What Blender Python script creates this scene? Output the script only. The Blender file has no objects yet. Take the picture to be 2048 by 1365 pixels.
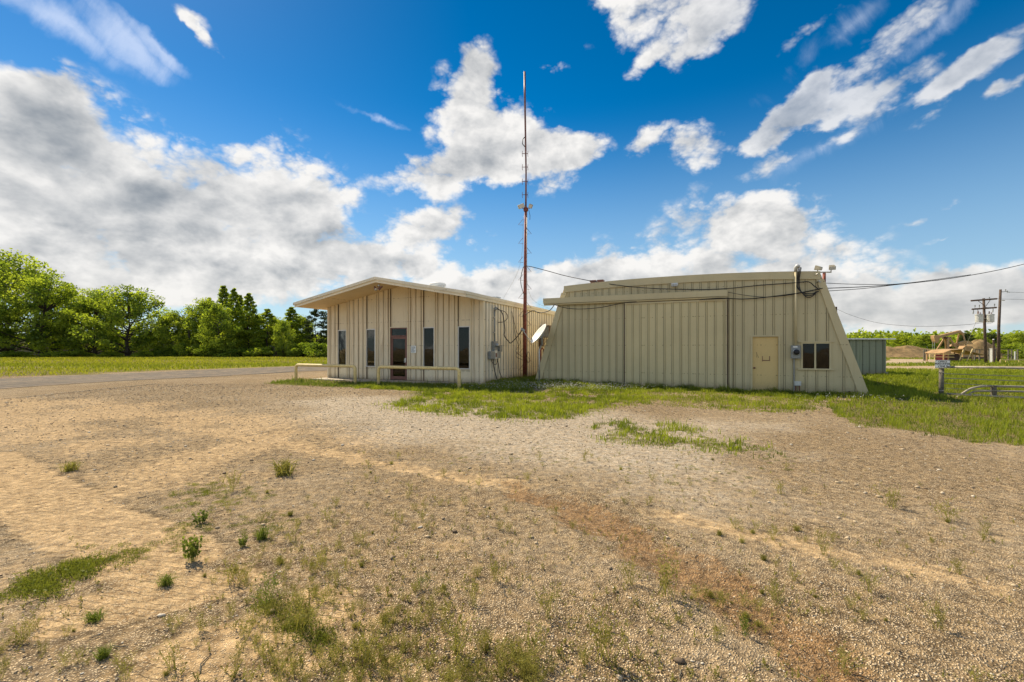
import bpy, math, random
import numpy as np
from mathutils import Vector, Matrix
R = math.radians
SC = bpy.context.scene
COL = SC.collection
F, CX, HY, CAMH = 910.0, 1024.0, 697.0, 1.6      # photo focal length (px), centre column, horizon row, eye height

# ------------------------------------------------------------------ camera, sky, sun, exposure
cam = bpy.data.cameras.new('camera'); camo = bpy.data.objects.new('camera', cam); COL.objects.link(camo)
camo.location = (0, 0, CAMH); camo.rotation_euler = (R(90), 0, 0)
cam.sensor_width = 36; cam.lens = 36 * F / 2048; cam.shift_y = (HY - 682.5) / 2048
cam.clip_start = .05; cam.clip_end = 6000
SC.camera = camo
SC.render.resolution_x, SC.render.resolution_y = 1024, 682
SC.view_settings.view_transform = 'Standard'; SC.view_settings.look = 'None'
SC.view_settings.exposure = 0.93; SC.view_settings.gamma = 1
SUN_AZ, SUN_EL = R(-47), R(48)
sund = Vector((math.sin(SUN_AZ) * math.cos(SUN_EL), math.cos(SUN_AZ) * math.cos(SUN_EL), math.sin(SUN_EL)))
sl = bpy.data.lights.new('sun', 'SUN'); sl.energy = 4.0; sl.angle = R(.5); sl.color = (1, .86, .64)
so = bpy.data.objects.new('sun', sl); COL.objects.link(so); so.rotation_euler = sund.to_track_quat('Z', 'Y').to_euler()
so.location = (0, 0, 40)
SC.cycles.max_bounces = 6; SC.cycles.transparent_max_bounces = 8; SC.cycles.diffuse_bounces = 3
SC.cycles.sample_clamp_indirect = 6


class NT:
    """small node-tree writer"""
    def __init__(s, tree): s.t = tree; s.nodes = tree.nodes; s.links = tree.links
    def put(s, node, key, v):
        if v is None: return
        i = node.inputs[key]
        if isinstance(v, bpy.types.NodeSocket): s.links.new(v, i)
        else:
            if hasattr(i.default_value, '__len__') and not hasattr(v, '__len__'): v = (v,) * len(i.default_value)
            if hasattr(i.default_value, '__len__') and len(i.default_value) == 4 and len(v) == 3: v = tuple(v) + (1,)
            i.default_value = v
    def n(s, kind, props=None, **ins):
        nd = s.nodes.new(kind)
        for k, v in (props or {}).items(): setattr(nd, k, v)
        for k, v in ins.items(): s.put(nd, k.replace('_', ' '), v)
        return nd
    def m(s, op, a, b=None, c=None, clamp=False):
        nd = s.nodes.new('ShaderNodeMath'); nd.operation = op; nd.use_clamp = clamp
        s.put(nd, 0, a); s.put(nd, 1, b); s.put(nd, 2, c); return nd.outputs[0]
    def v(s, op, a, b=None, scale=None):
        nd = s.nodes.new('ShaderNodeVectorMath'); nd.operation = op
        s.put(nd, 0, a); s.put(nd, 1, b)
        if scale is not None: s.put(nd, 'Scale', scale)
        return nd.outputs[0]
    def mix(s, f, a, b, blend='MIX'):
        nd = s.nodes.new('ShaderNodeMix'); nd.data_type = 'RGBA'; nd.blend_type = blend
        s.put(nd, 0, f); s.put(nd, 6, a); s.put(nd, 7, b); return nd.outputs[2]
    def ss(s, x, a, b, lo=0., hi=1.):
        nd = s.nodes.new('ShaderNodeMapRange'); nd.interpolation_type = 'SMOOTHSTEP'
        s.put(nd, 0, x); s.put(nd, 1, a); s.put(nd, 2, b); s.put(nd, 3, lo); s.put(nd, 4, hi); return nd.outputs[0]
    def noise(s, vec, scale, detail=4, rough=.55, dist=0.):
        nd = s.n('ShaderNodeTexNoise', Vector=vec, Scale=scale, Detail=detail, Roughness=rough, Distortion=dist)
        return nd.outputs
    def vec(s, x, y, z):
        nd = s.nodes.new('ShaderNodeCombineXYZ'); s.put(nd, 0, x); s.put(nd, 1, y); s.put(nd, 2, z); return nd.outputs[0]


def build_world():
    w = bpy.data.worlds.new('World'); SC.world = w; w.use_nodes = True
    t = NT(w.node_tree); t.nodes.clear()
    out = t.n('ShaderNodeOutputWorld'); bg = t.n('ShaderNodeBackground'); t.links.new(bg.outputs[0], out.inputs[0])
    sky = t.n('ShaderNodeTexSky', dict(sky_type='NISHITA', sun_disc=False, sun_elevation=SUN_EL, sun_rotation=SUN_AZ,
                                        air_density=1.0, dust_density=.15, ozone_density=2.5, altitude=100))
    STR = .11
    d = t.n('ShaderNodeTexCoord').outputs['Generated']
    sep = t.n('ShaderNodeSeparateXYZ', Vector=d).outputs
    az = t.m('ARCTAN2', sep[0], sep[1]); el = t.m('ARCSINE', sep[2])
    wn = t.noise(d, 9., 5, .6)[1]
    warp = t.v('SCALE', t.v('SUBTRACT', wn, (.5, .5, .5)), scale=.075)
    P = t.v('ADD', t.vec(az, el, 0), warp)
    # cumulus masses: photo column, row, half width, half height (px), tilt (deg), strength
    blobs = [(-60, 330, 380, 230, 0, 1.0), (170, 300, 260, 180, -18, 1.1), (380, 400, 260, 150, -12, 1.1), (560, 360, 190, 130, 0, 1.1),
             (120, 460, 420, 150, 0, 1.0), (480, 470, 330, 110, 0, 1.0), (640, 400, 120, 55, 12, .8), (100, 200, 150, 90, 0, .9),
             (740, 500, 280, 90, 8, .95), (880, 455, 140, 62, 0, .8), (600, 560, 420, 80, 0, .75), (200, 580, 500, 90, 0, .8), (330, 530, 420, 90, 0, .7), (60, 520, 260, 120, 0, .7), (1950, 640, 300, 60, 0, .75), (1700, 640, 260, 50, 0, .7), (1900, 560, 200, 40, 8, .55),
             (950, 565, 240, 70, 0, .95), (960, 150, 60, 75, 70, .9), (925, 210, 110, 110, 60, 1.0), (985, 275, 150, 110, 0, 1.1),
             (930, 345, 190, 60, 5, 1.0), (1100, 312, 150, 96, -10, 1.1), (835, 360, 130, 55, 0, 1.0), (1150, 285, 90, 60, 0, .8), (1080, 600, 300, 60, 0, .9), (1150, 560, 180, 60, 0, .7),
             (1230, 530, 140, 75, 0, 1.05), (1440, 465, 180, 115, 0, 1.15), (1570, 440, 130, 95, -10, 1.15), (1500, 430, 120, 70, 0, .6), (1660, 520, 190, 90, -10, 1.0),
             (1400, 570, 380, 80, 0, 1.0), (1330, 20, 190, 60, 8, 1.05), (1400, 60, 190, 80, 25, 1.2), (1270, -30, 170, 60, 0, 1.0),
             (1300, 105, 70, 40, 30, .75), (1288, 285, 66, 36, 28, 1.0), (1385, 290, 90, 60, -30, .95), (1410, 335, 50, 26, 0, .6),
             (1530, 262, 150, 46, 24, 1.15), (1600, 235, 160, 52, 26, 1.1), (1640, 165, 65, 32, 30, .8), (1700, 205, 120, 36, 26, .95), (1790, 170, 130, 36, 28, .95),
             (1880, 170, 170, 46, 16, .92), (1980, 115, 200, 46, 24, .85), (2050, 160, 120, 50, 20, .8), (1800, 55, 170, 44, 32, .72), (1620, 62, 120, 26, 16, .55),
             (1580, 318, 120, 26, 12, .75), (1700, 260, 90, 24, 20, .6), (1860, 235, 80, 22, 14, .55), (2010, 180, 80, 26, 12, .6), (1100, 135, 45, 25, 0, .6), (1820, 440, 60, 12, 8, .5),
             (1900, 410, 80, 14, 14, .5), (1880, 475, 70, 12, 12, .5), (2040, 490, 60, 16, 12, .5), (1790, 600, 420, 70, 0, .85),
             (2020, 590, 260, 80, 0, .85), (385, 42, 46, 30, -40, .66), (405, 85, 60, 15, -42, .60)]
    cirrus = [(120, 45, 300, 60, -16, 1.), (260, 78, 200, 46, -28, 1.1), (330, 100, 130, 22, -30, .8), (760, 232, 140, 14, -12, .7), (1700, 60, 320, 60, 26, .55), (1880, 30, 260, 50, 30, .6), (1640, 300, 260, 40, 18, .5)]
    dens = None; cir = None
    for k, (px, py, rx, ry, rot, s) in enumerate(blobs + cirrus):
        u, v_ = (px - CX) / F, (HY - py) / F
        a, e = math.atan(u), math.atan(v_ / math.sqrt(1 + u * u))
        ka = 1 / (1 + u * u); ke = 1 / math.sqrt(1 + u * u) * math.cos(e) ** 2 * 1.03
        mp = t.n('ShaderNodeMapping', dict(vector_type='TEXTURE'), Vector=P, Location=(a, e, 0), Rotation=(0, 0, R(rot)), Scale=(rx / F * ka, ry / F * ke, 1))
        g = t.n('ShaderNodeTexGradient', dict(gradient_type='SPHERICAL'), Vector=mp.outputs[0]).outputs['Fac']
        g = t.m('MULTIPLY', g, s)
        if k >= len(blobs): cir = g if cir is None else t.m('ADD', cir, g)
        else: dens = g if dens is None else t.m('ADD', dens, g)
    # unseen broken cumulus added over the rest of the sky (beside and behind the photographer)
    rest = t.m('MULTIPLY', t.ss(t.m('ABSOLUTE', az), .92, 1.25), t.ss(t.noise(d, 2.2, 4, .55)[0], .42, .62))
    dens = t.m('ADD', dens, t.m('MULTIPLY', rest, t.ss(el, 1.3, .5, .2, .95)))
    dens = t.m('MINIMUM', dens, 1.25)
    sc3 = t.v('MULTIPLY', d, (1, 1, 1.5))
    def billow(vec):
        f = t.noise(vec, 12., 10, .60, .2); w = t.v('ADD', vec, t.v('SCALE', f[1], scale=.045))
        vo = t.n('ShaderNodeTexVoronoi', Vector=w, Scale=11., Detail=3., Roughness=.55, Lacunarity=2.3)
        return t.m('ADD', t.m('MULTIPLY', f[0], .62), t.m('MULTIPLY', t.m('SUBTRACT', .86, vo.outputs['Distance']), .42))
    n1 = billow(sc3); n2 = billow(t.v('ADD', sc3, (-.016, .004, .030)))
    lump = t.noise(sc3, 5.5, 3, .5)[0]
    edge = t.m('MINIMUM', t.m('MULTIPLY', dens, 2.6), 1.)
    D = t.m('ADD', dens, t.m('MULTIPLY', t.m('SUBTRACT', n1, .345), t.m('MULTIPLY', edge, 1.9)))
    D = t.m('ADD', D, t.m('MULTIPLY', t.m('SUBTRACT', lump, .5), t.m('MULTIPLY', edge, .5)))
    alpha = t.ss(D, .12, .74)
    corner = t.m('MULTIPLY', t.ss(az, .25, .6), t.ss(el, .25, .45)); alpha = t.m('MULTIPLY', alpha, t.m('SUBTRACT', 1., t.m('MULTIPLY', corner, .28)))
    r1 = t.noise(sc3, 8.5, 5, .55, .3)[0]; r2 = t.noise(t.v('ADD', sc3, (-.028, .006, .045)), 8.5, 5, .55, .3)[0]
    relief = t.m('ADD', t.m('MULTIPLY', t.m('SUBTRACT', n1, n2), .8), t.m('MULTIPLY', t.m('SUBTRACT', r1, r2), 1.15))
    thick = t.ss(t.m('ADD', dens, t.m('MULTIPLY', t.m('SUBTRACT', lump, .5), 2.2)), .65, 1.25)
    # thick heap on the sun's side shows its grey underside
    grey = None
    for px, py, rx, ry, rot, st in [(140, 290, 250, 110, -22, 1.), (60, 400, 300, 90, 0, .8), (300, 400, 280, 70, -8, .9), (530, 372, 210, 75, -5, 1.), (470, 455, 300, 50, 0, .9), (640, 450, 140, 50, 0, .7),
                                    (720, 520, 170, 45, 0, .8), (900, 505, 120, 40, 0, .6), (250, 510, 260, 40, 0, .6), (960, 320, 130, 50, 0, .45), (1110, 335, 100, 40, 0, .4), (1440, 540, 220, 60, 0, .55), (1620, 560, 200, 50, 0, .55),
                                    (1250, 560, 120, 40, 0, .5), (1850, 610, 320, 60, 0, .7), (1400, 50, 160, 50, 20, .35), (1560, 270, 140, 30, 24, .3), (1900, 180, 220, 50, 18, .5)]:
        a_ = math.atan((px - CX) / F); e_ = math.atan((HY - py) / F * math.cos(a_)); ka = math.cos(a_) ** 2; ke = math.cos(a_) * math.cos(e_) ** 2
        mp = t.n('ShaderNodeMapping', dict(vector_type='TEXTURE'), Vector=P, Location=(a_, e_, 0), Rotation=(0, 0, R(rot)), Scale=(rx / F * ka, ry / F * ke, 1))
        g = t.m('MULTIPLY', t.n('ShaderNodeTexGradient', dict(gradient_type='SPHERICAL'), Vector=mp.outputs[0]).outputs['Fac'], st * 1.3)
        grey = g if grey is None else t.m('ADD', grey, g)
    puff = t.noise(t.v('MULTIPLY', d, (1, 1, 2.)), 5.5, 4, .5, .4)[0]
    grey = t.ss(t.m('ADD', grey, t.m('MULTIPLY', t.m('SUBTRACT', puff, .5), .9)), -.10, 1.25)
    grey = t.m('MULTIPLY', grey, t.ss(D, .35, 1.6))
    band = t.noise(t.vec(t.m('MULTIPLY', az, 5.), t.m('MULTIPLY', el, 24.), 0.), 1., 6, .6)[0]
    low = t.ss(el, .17, .03)
    shade = t.m('ADD', t.m('MULTIPLY', grey, .42), t.m('MULTIPLY', thick, t.m('ADD', .16, t.m('MULTIPLY', low, .10))))
    shade = t.m('ADD', shade, t.m('MULTIPLY', t.m('MULTIPLY', low, t.ss(band, .36, .70)), .22))
    val = t.m('SUBTRACT', t.m('ADD', t.m('ADD', .90, relief), t.m('MULTIPLY', t.m('SUBTRACT', puff, .5), .30)), shade)
    val = t.m('MINIMUM', t.m('SMOOTH_MAX', val, .10, .45), 1.)
    ccol = t.mix(t.m('SMOOTH_MAX', val, .0, .1), (.085, .11, .14), (.52, .51, .495))
    ccol = t.mix(t.m('MULTIPLY', low, .35), ccol, (.46, .45, .42))
    back = t.ss(t.m('ABSOLUTE', az), 1.0, 1.6)
    ccol = t.v('SCALE', ccol, scale=t.m('ADD', .97, t.m('MULTIPLY', back, .75)))  # unseen clouds behind the camera brightened to fill the shaded fronts
    skyc = t.n('ShaderNodeHueSaturation', Hue=.497, Saturation=1.5, Value=.58, Color=sky.outputs[0]).outputs[0]
    hz = t.ss(el, .50, -.02)
    skyc = t.mix(t.m('MULTIPLY', hz, .72), skyc, t.v('SCALE', (.25, .35, .43), scale=1 / STR))
    deep = t.ss(el, .2, .75, 1., .78)
    skyc = t.v('SCALE', skyc, scale=deep)
    col = t.mix(t.m('MULTIPLY', alpha, .985), skyc, t.v('SCALE', ccol, scale=1 / STR))
    ca = t.m('MULTIPLY', t.ss(t.m('ADD', cir, t.m('MULTIPLY', t.m('SUBTRACT', t.noise(t.v('MULTIPLY', d, (1., 3., 1.)), 9., 8, .62, .6)[0], .5), 1.1)), .2, 1.1), .52)
    ca = t.m('MULTIPLY', ca, t.m('MINIMUM', t.m('MULTIPLY', cir, 3.), 1.))
    col = t.mix(ca, col, t.v('SCALE', (.50, .53, .60), scale=1 / STR))
    t.put(bg, 'Color', col); t.put(bg, 'Strength', STR)
    w.cycles.sampling_method = 'MANUAL'; w.cycles.sample_map_resolution = 512


build_world()


# ------------------------------------------------------------------ helpers
def tag(o, label=None, cat=None, group=None, kind=None):
    for k, v in (('label', label), ('category', cat), ('group', group), ('kind', kind)):
        if v: o[k] = v
    return o


def thing(name, label, cat, loc=(0, 0, 0), rz=0., group=None):
    o = bpy.data.objects.new(name, None); COL.objects.link(o); o.empty_display_size = .2
    o.location = loc; o.rotation_euler = (0, 0, rz)
    return tag(o, label, cat, group)


class MB:
    """collects shapes and links them as ONE mesh object"""
    def __init__(s): s.v = []; s.f = []; s.t = {}
    def add(s, vs, fs):
        k = len(s.v); s.v += [tuple(v) for v in vs]; s.f += [tuple(i + k for i in f) for f in fs]; return s
    def box(s, x0, x1, y0, y1, z0, z1, m=None):
        vs = [Vector((x, y, z)) for z in (z0, z1) for y in (y0, y1) for x in (x0, x1)]
        if m is not None: vs = [m @ v for v in vs]
        return s.add(vs, [(0, 2, 3, 1), (4, 5, 7, 6), (0, 1, 5, 4), (2, 6, 7, 3), (0, 4, 6, 2), (1, 3, 7, 5)])
    def tube(s, pts, r, n=8, cap=True):
        pts = [Vector(p) for p in pts]; rs = r if hasattr(r, '__len__') else [r] * len(pts)
        rings = []; up = None
        for i, p in enumerate(pts):
            t = (pts[min(i + 1, len(pts) - 1)] - pts[max(i - 1, 0)]).normalized()
            if up is None: up = Vector((0, 0, 1)) if abs(t.z) < .9 else Vector((1, 0, 0))
            a = t.cross(up)
            if a.length < 1e-4: a = t.cross(Vector((.3, 1, .2)))
            a.normalize(); b = a.cross(t).normalized(); up = b
            rings.append([p + (a * math.cos(2 * math.pi * k / n) + b * math.sin(2 * math.pi * k / n)) * rs[i] for k in range(n)])
        vs = [v for ring in rings for v in ring]; fs = []
        for i in range(len(rings) - 1):
            for k in range(n): fs.append((i * n + k, i * n + (k + 1) % n, (i + 1) * n + (k + 1) % n, (i + 1) * n + k))
        if cap: fs += [tuple(range(n))[::-1], tuple((len(rings) - 1) * n + k for k in range(n))]
        return s.add(vs, fs)
    def lathe(s, prof, n=20, m=None):
        """profile (r, z) turned about z"""
        vs = []; fs = []
        for r, z in prof:
            for k in range(n):
                a = 2 * math.pi * k / n; vs.append(Vector((r * math.cos(a), r * math.sin(a), z)))
        for i in range(len(prof) - 1):
            for k in range(n): fs.append((i * n + k, i * n + (k + 1) % n, (i + 1) * n + (k + 1) % n, (i + 1) * n + k))
        if prof[0][0] > 1e-3: fs.append(tuple(range(n))[::-1])
        if prof[-1][0] > 1e-3: fs.append(tuple((len(prof) - 1) * n + k for k in range(n)))
        if m is not None: vs = [m @ v for v in vs]
        return s.add(vs, fs)
    def prism(s, poly, a, b, fn):
        """polygon (p, q) swept from a to b; fn(p, q, w) gives the point"""
        n = len(poly); vs = [fn(p, q, a) for p, q in poly] + [fn(p, q, b) for p, q in poly]
        return s.add(vs, [tuple(range(n))[::-1], tuple(range(n, 2 * n))] + [(i, (i + 1) % n, n + (i + 1) % n, n + i) for i in range(n)])
    def build(s, name, mat, parent=None, smooth=False, bevel=0.):
        me = bpy.data.meshes.new(name); me.from_pydata(s.v, [], s.f)
        if s.t: a = me.attributes.new('tint', 'FLOAT', 'POINT'); a.data.foreach_set('value', [s.t.get(i, 0.) for i in range(len(s.v))])
        if mat: me.materials.append(mat)
        if smooth: me.polygons.foreach_set('use_smooth', [True] * len(me.polygons))
        me.update(); o = bpy.data.objects.new(name, me); COL.objects.link(o)
        if parent: o.parent = parent
        if bevel:
            b = o.modifiers.new('bevel', 'BEVEL'); b.width = bevel; b.segments = 2; b.limit_method = 'ANGLE'
        return o


def np_mesh(name, V, faces, mat, parent=None, tint=None, attrs=None, smooth=False):
    """faces: list of (M,k) int arrays"""
    me = bpy.data.meshes.new(name); V = np.asarray(V, np.float32)
    me.vertices.add(len(V)); me.vertices.foreach_set('co', V.ravel())
    loops = np.concatenate([f.ravel() for f in faces]).astype(np.int32)
    sizes = np.concatenate([np.full(len(f), f.shape[1], np.int32) for f in faces])
    me.loops.add(len(loops)); me.loops.foreach_set('vertex_index', loops)
    me.polygons.add(len(sizes)); me.polygons.foreach_set('loop_start', np.concatenate([[0], np.cumsum(sizes)[:-1]]).astype(np.int32))
    me.polygons.foreach_set('loop_total', sizes)
    if smooth: me.polygons.foreach_set('use_smooth', np.ones(len(sizes), bool))
    if tint is not None:
        a = me.attributes.new('tint', 'FLOAT', 'POINT'); a.data.foreach_set('value', np.asarray(tint, np.float32))
    for k, arr in (attrs or {}).items():
        a = me.attributes.new(k, 'FLOAT_COLOR', 'POINT'); a.data.foreach_set('color', np.asarray(arr, np.float32).ravel())
    me.materials.append(mat); me.update(calc_edges=True); me.validate()
    o = bpy.data.objects.new(name, me); COL.objects.link(o)
    if parent: o.parent = parent
    return o


def W(px, py, d):
    """world point seen at a photo pixel at distance d"""
    return Vector(((px - CX) / F * d, d, CAMH + (HY - py) / F * d))


def G(px, py, z=0.):
    d = (CAMH - z) * F / (py - HY); return Vector(((px - CX) / F * d, d, z))


def catmull(pts, n=8):
    pts = [Vector(p) for p in pts]; P = [pts[0] * 2 - pts[1]] + pts + [pts[-1] * 2 - pts[-2]]; out = []
    for i in range(1, len(P) - 2):
        for k in range(n):
            t = k / n; a, b, c, d = P[i - 1:i + 3]
            out.append(.5 * (2 * b + (c - a) * t + (2 * a - 5 * b + 4 * c - d) * t * t + (3 * b - a - 3 * c + d) * t ** 3))
    return out + [pts[-1]]


def cable(name, pts, r, mat, label, group=None, parent=None, cat='cable'):
    o = MB().tube(catmull(pts), r, 5).build(name, mat, parent, smooth=True)
    return tag(o, label, cat, group) if label else o


# value noise for masks
def vnoise(x, y, seed=0):
    xi = np.floor(x).astype(np.int64); yi = np.floor(y).astype(np.int64); fx = x - xi; fy = y - yi
    fx = fx * fx * (3 - 2 * fx); fy = fy * fy * (3 - 2 * fy)
    def h(a, b):
        n = (a * 374761393 + b * 668265263 + seed * 1274126177) & 0x7fffffff
        n = ((n ^ (n >> 13)) * 1274126177) & 0x7fffffff
        return ((n ^ (n >> 16)) & 0xffff) / 65535.
    return (h(xi, yi) * (1 - fx) + h(xi + 1, yi) * fx) * (1 - fy) + (h(xi, yi + 1) * (1 - fx) + h(xi + 1, yi + 1) * fx) * fy


def fbm(x, y, seed=0, o=4):
    s = 0; a = .5; n = 0
    for k in range(o): s = s + a * vnoise(x * 2 ** k, y * 2 ** k, seed + k * 7); n += a; a *= .5
    return s / n


def sstep(x, a, b):
    t = np.clip((x - a) / (b - a), 0, 1); return t * t * (3 - 2 * t)


def line_dist(X, Y, pts):
    """distance to a polyline and distance along it"""
    best = np.full(X.shape, 1e9); al = np.zeros(X.shape); acc = 0
    for (ax, ay), (bx, by) in zip(pts[:-1], pts[1:]):
        L = math.hypot(bx - ax, by - ay); ux, uy = (bx - ax) / L, (by - ay) / L
        t = np.clip((X - ax) * ux + (Y - ay) * uy, 0, L); d = np.hypot(X - ax - ux * t, Y - ay - uy * t)
        m = d < best; best = np.where(m, d, best); al = np.where(m, acc + (X - ax) * ux + (Y - ay) * uy, al); acc += L
    return best, al


def in_poly(X, Y, pts):
    """signed distance, positive inside"""
    d, _ = line_dist(X, Y, list(pts) + [pts[0]]); ins = np.zeros(X.shape, bool)
    for (ax, ay), (bx, by) in zip(pts, list(pts[1:]) + [pts[0]]):
        c = ((ay > Y) != (by > Y)) & (X < (bx - ax) * (Y - ay) / ((by - ay) if by != ay else 1e-9) + ax); ins ^= c
    return np.where(ins, d, -d)


def GP(*pp): return [tuple(G(*p)[:2]) for p in pp]


# ------------------------------------------------------------------ materials
def new_mat(name):
    m = bpy.data.materials.new(name); m.use_nodes = True; t = NT(m.node_tree)
    return m, t, m.node_tree.nodes['Principled BSDF']


def simple(name, col, rough=.6, metal=0., var=.25, scale=6., spec=.4, dirt=None, dirt_amt=.5):
    m, t, b = new_mat(name); oc = t.n('ShaderNodeTexCoord').outputs['Object']
    n = t.noise(oc, scale, 5, .6)[0]
    c = t.mix(t.ss(n, .25, .75), tuple(x * (1 - var) for x in col), tuple(min(1, x * (1 + var)) for x in col))
    if dirt: c = t.mix(t.m('MULTIPLY', t.ss(t.noise(oc, scale * 2.7, 7, .65)[0], .52, .68), dirt_amt), c, dirt)
    t.put(b, 'Base Color', c); t.put(b, 'Roughness', rough); t.put(b, 'Metallic', metal); t.put(b, 'Specular IOR Level', spec)
    return m


def painted(name, col, dirt, rough=.5, streak=.5, splash=.6, fade=(1, 1, 1), rib_shade_amt=.92):
    """painted sheet metal: rain streaks, faded sheets, mud splashed low on the wall"""
    m, t, b = new_mat(name); oc = t.n('ShaderNodeTexCoord').outputs['Object']
    sp = t.n('ShaderNodeSeparateXYZ', Vector=oc).outputs
    st = t.noise(t.v('MULTIPLY', oc, (9, 9, .35)), 1., 6, .65)[0]
    big = t.noise(oc, .7, 4, .6)[0]; fine = t.noise(oc, 22., 4, .7)[0]
    c = t.mix(t.ss(big, .3, .7), tuple(x * .90 for x in col), tuple(x * f for x, f in zip(col, fade)))
    c = t.mix(t.m('MULTIPLY', t.ss(st, .50, .74), streak), c, dirt)
    rib_shade = t.n('ShaderNodeAttribute', dict(attribute_name='tint')).outputs['Fac']
    c = t.mix(t.m('MULTIPLY', t.m('MULTIPLY', rib_shade, t.ss(st, .25, .6, .55, 1.)), rib_shade_amt), c, tuple(x * .28 for x in dirt))  # crease shade painted along the rib edges, mixed with streaky grime
    row = t.ss(t.m('ABSOLUTE', t.m('SUBTRACT', t.m('FRACT', t.m('MULTIPLY', sp[2], .87)), .5)), .014, .004)
    c = t.mix(t.m('MULTIPLY', row, t.ss(t.noise(t.v('MULTIPLY', oc, (16, 16, 0)), 1., 1, .5)[0], .54, .62)), c, tuple(x * .35 for x in dirt))
    low = t.m('MULTIPLY', t.ss(t.m('ADD', sp[2], t.m('MULTIPLY', t.m('SUBTRACT', fine, .5), .5)), .38, .02), splash)
    c = t.mix(low, c, (.23, .17, .10))
    c = t.mix(t.m('MULTIPLY', t.ss(t.noise(oc, 34., 3, .5)[0], .70, .76), .35), c, (.16, .10, .05))
    t.put(b, 'Base Color', c); t.put(b, 'Roughness', t.m('ADD', rough - .1, t.m('MULTIPLY', st, .25))); t.put(b, 'Specular IOR Level', .35)
    bp = t.n('ShaderNodeBump', Strength=.12, Distance=.02, Height=t.noise(oc, 3.5, 3, .5)[0]); t.put(b, 'Normal', bp.outputs[0])
    return m


def leafmat(name, dark, light, trans=.45, back=None):
    m, t, b = new_mat(name); t.nodes.remove(b)
    out = t.nodes['Material Output']; at = t.n('ShaderNodeAttribute', dict(attribute_name='tint')).outputs['Fac']
    c = t.mix(at, dark, light)
    d = t.n('ShaderNodeBsdfDiffuse', Color=c); tr = t.n('ShaderNodeBsdfTranslucent', Color=t.v('MULTIPLY', c, back or (1.5, 1.55, .75)))
    mx = t.n('ShaderNodeMixShader', Fac=trans); t.links.new(d.outputs[0], mx.inputs[1]); t.links.new(tr.outputs[0], mx.inputs[2])
    gl = t.n('ShaderNodeBsdfGlossy', Roughness=.5, Color=(.7, .75, .6)); m2 = t.n('ShaderNodeMixShader', Fac=.018)
    t.links.new(mx.outputs[0], m2.inputs[1]); t.links.new(gl.outputs[0], m2.inputs[2]); t.links.new(m2.outputs[0], out.inputs[0])
    return m


M = {}
M['cream'] = painted('cream sheet metal', (.82, .70, .49), (.36, .235, .11), streak=.75, splash=.7)
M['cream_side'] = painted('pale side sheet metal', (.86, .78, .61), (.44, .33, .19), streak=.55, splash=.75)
M['cream_plain'] = painted('cream panel', (.80, .69, .48), (.50, .37, .20), streak=.35, splash=.6)
M['fascia'] = painted('fascia paint', (.80, .71, .52), (.46, .37, .24), streak=.25, splash=0)
M['soffit'] = painted('soffit board', (.74, .58, .36), (.45, .31, .16), streak=.2, splash=0)
M['barn'] = painted('olive tan sheet metal', (.56, .48, .285), (.38, .31, .16), streak=.32, splash=.45)
M['barn_slide'] = painted('sliding door sheet', (.62, .53, .305), (.43, .35, .18), streak=.3, splash=.45)
M['barn_trim'] = painted('olive tan trim', (.58, .495, .295), (.40, .32, .16), streak=.2, splash=.2)
M['barn_door'] = painted('tan door paint', (.68, .50, .215), (.46, .30, .12), streak=.2, splash=.4)
M['shed_green'] = painted('weathered grey green metal', (.25, .275, .19), (.13, .17, .07), streak=.75, splash=.5)
M['white'] = simple('white paint', (.76, .75, .71), .5, var=.1)
M['offwhite_metal'] = simple('pale galvanised metal', (.55, .55, .52), .45, .2, var=.15)
M['grey_box'] = simple('grey enclosure', (.27, .28, .27), .5, .1, var=.2, dirt=(.14, .12, .09))
M['steel'] = simple('dull steel', (.42, .41, .38), .42, .6, var=.2)
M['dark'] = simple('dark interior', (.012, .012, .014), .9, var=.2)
M['black_cable'] = simple('black cable jacket', (.018, .017, .018), .55, var=.3)
M['lamp_tan'] = simple('lamp housing', (.27, .245, .18), .5, .1, var=.15)
M['rust'] = simple('rust red paint', (.20, .050, .035), .7, .05, var=.45, scale=9., dirt=(.33, .15, .06), dirt_amt=.8)
M['rail'] = simple('cream pipe paint', (.78, .60, .26), .5, var=.12, scale=7., dirt=(.26, .14, .06), dirt_amt=.6)
M['bronze'] = simple('red brown door frame', (.17, .075, .055), .45, .15, var=.25)
M['alu'] = simple('window aluminium', (.62, .60, .56), .4, .2, var=.1)
M['blind'] = simple('dusty blind slats', (.30, .25, .18), .7, var=.2)
M['concrete'] = simple('concrete', (.40, .35, .27), .9, var=.25, scale=3., dirt=(.20, .15, .10))
M['wood_pole'] = simple('creosoted timber', (.085, .058, .042), .85, var=.45, scale=4.)
M['grey_wood'] = simple('weathered post', (.13, .115, .085), .85, var=.45, scale=9.)
M['pump'] = simple('tan machine paint', (.42, .265, .12), .6, var=.2, scale=.8, dirt=(.24, .12, .05))
M['pump_dark'] = simple('dark machine iron', (.10, .06, .04), .7, var=.3)  # dark brown iron, tone varied by noise
M['red_engine'] = simple('red engine paint', (.22, .03, .035), .5, var=.3)
M['pipe_white'] = simple('peeling white pipe', (.34, .31, .25), .6, .1, var=.3, scale=12., dirt=(.16, .10, .06), dirt_amt=.8)
M['sign_white'] = simple('sign face', (.85, .86, .82), .5, var=.06)
M['ink'] = simple('black lettering', (.015, .015, .018), .6, var=.1)
M['lens'] = simple('lamp lens', (.55, .54, .50), .15, var=.1, spec=.6)
M['bark'] = simple('bark', (.060, .045, .033), .9, var=.4, scale=5.)
M['house_wall'] = simple('far pale siding', (.30, .26, .19), .8, var=.2, scale=1.)
M['house_roof'] = simple('far roof', (.42, .40, .36), .7, var=.2, scale=1.)
M['wire_steel'] = simple('fence wire', (.36, .34, .29), .5, .5, var=.2)


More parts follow.
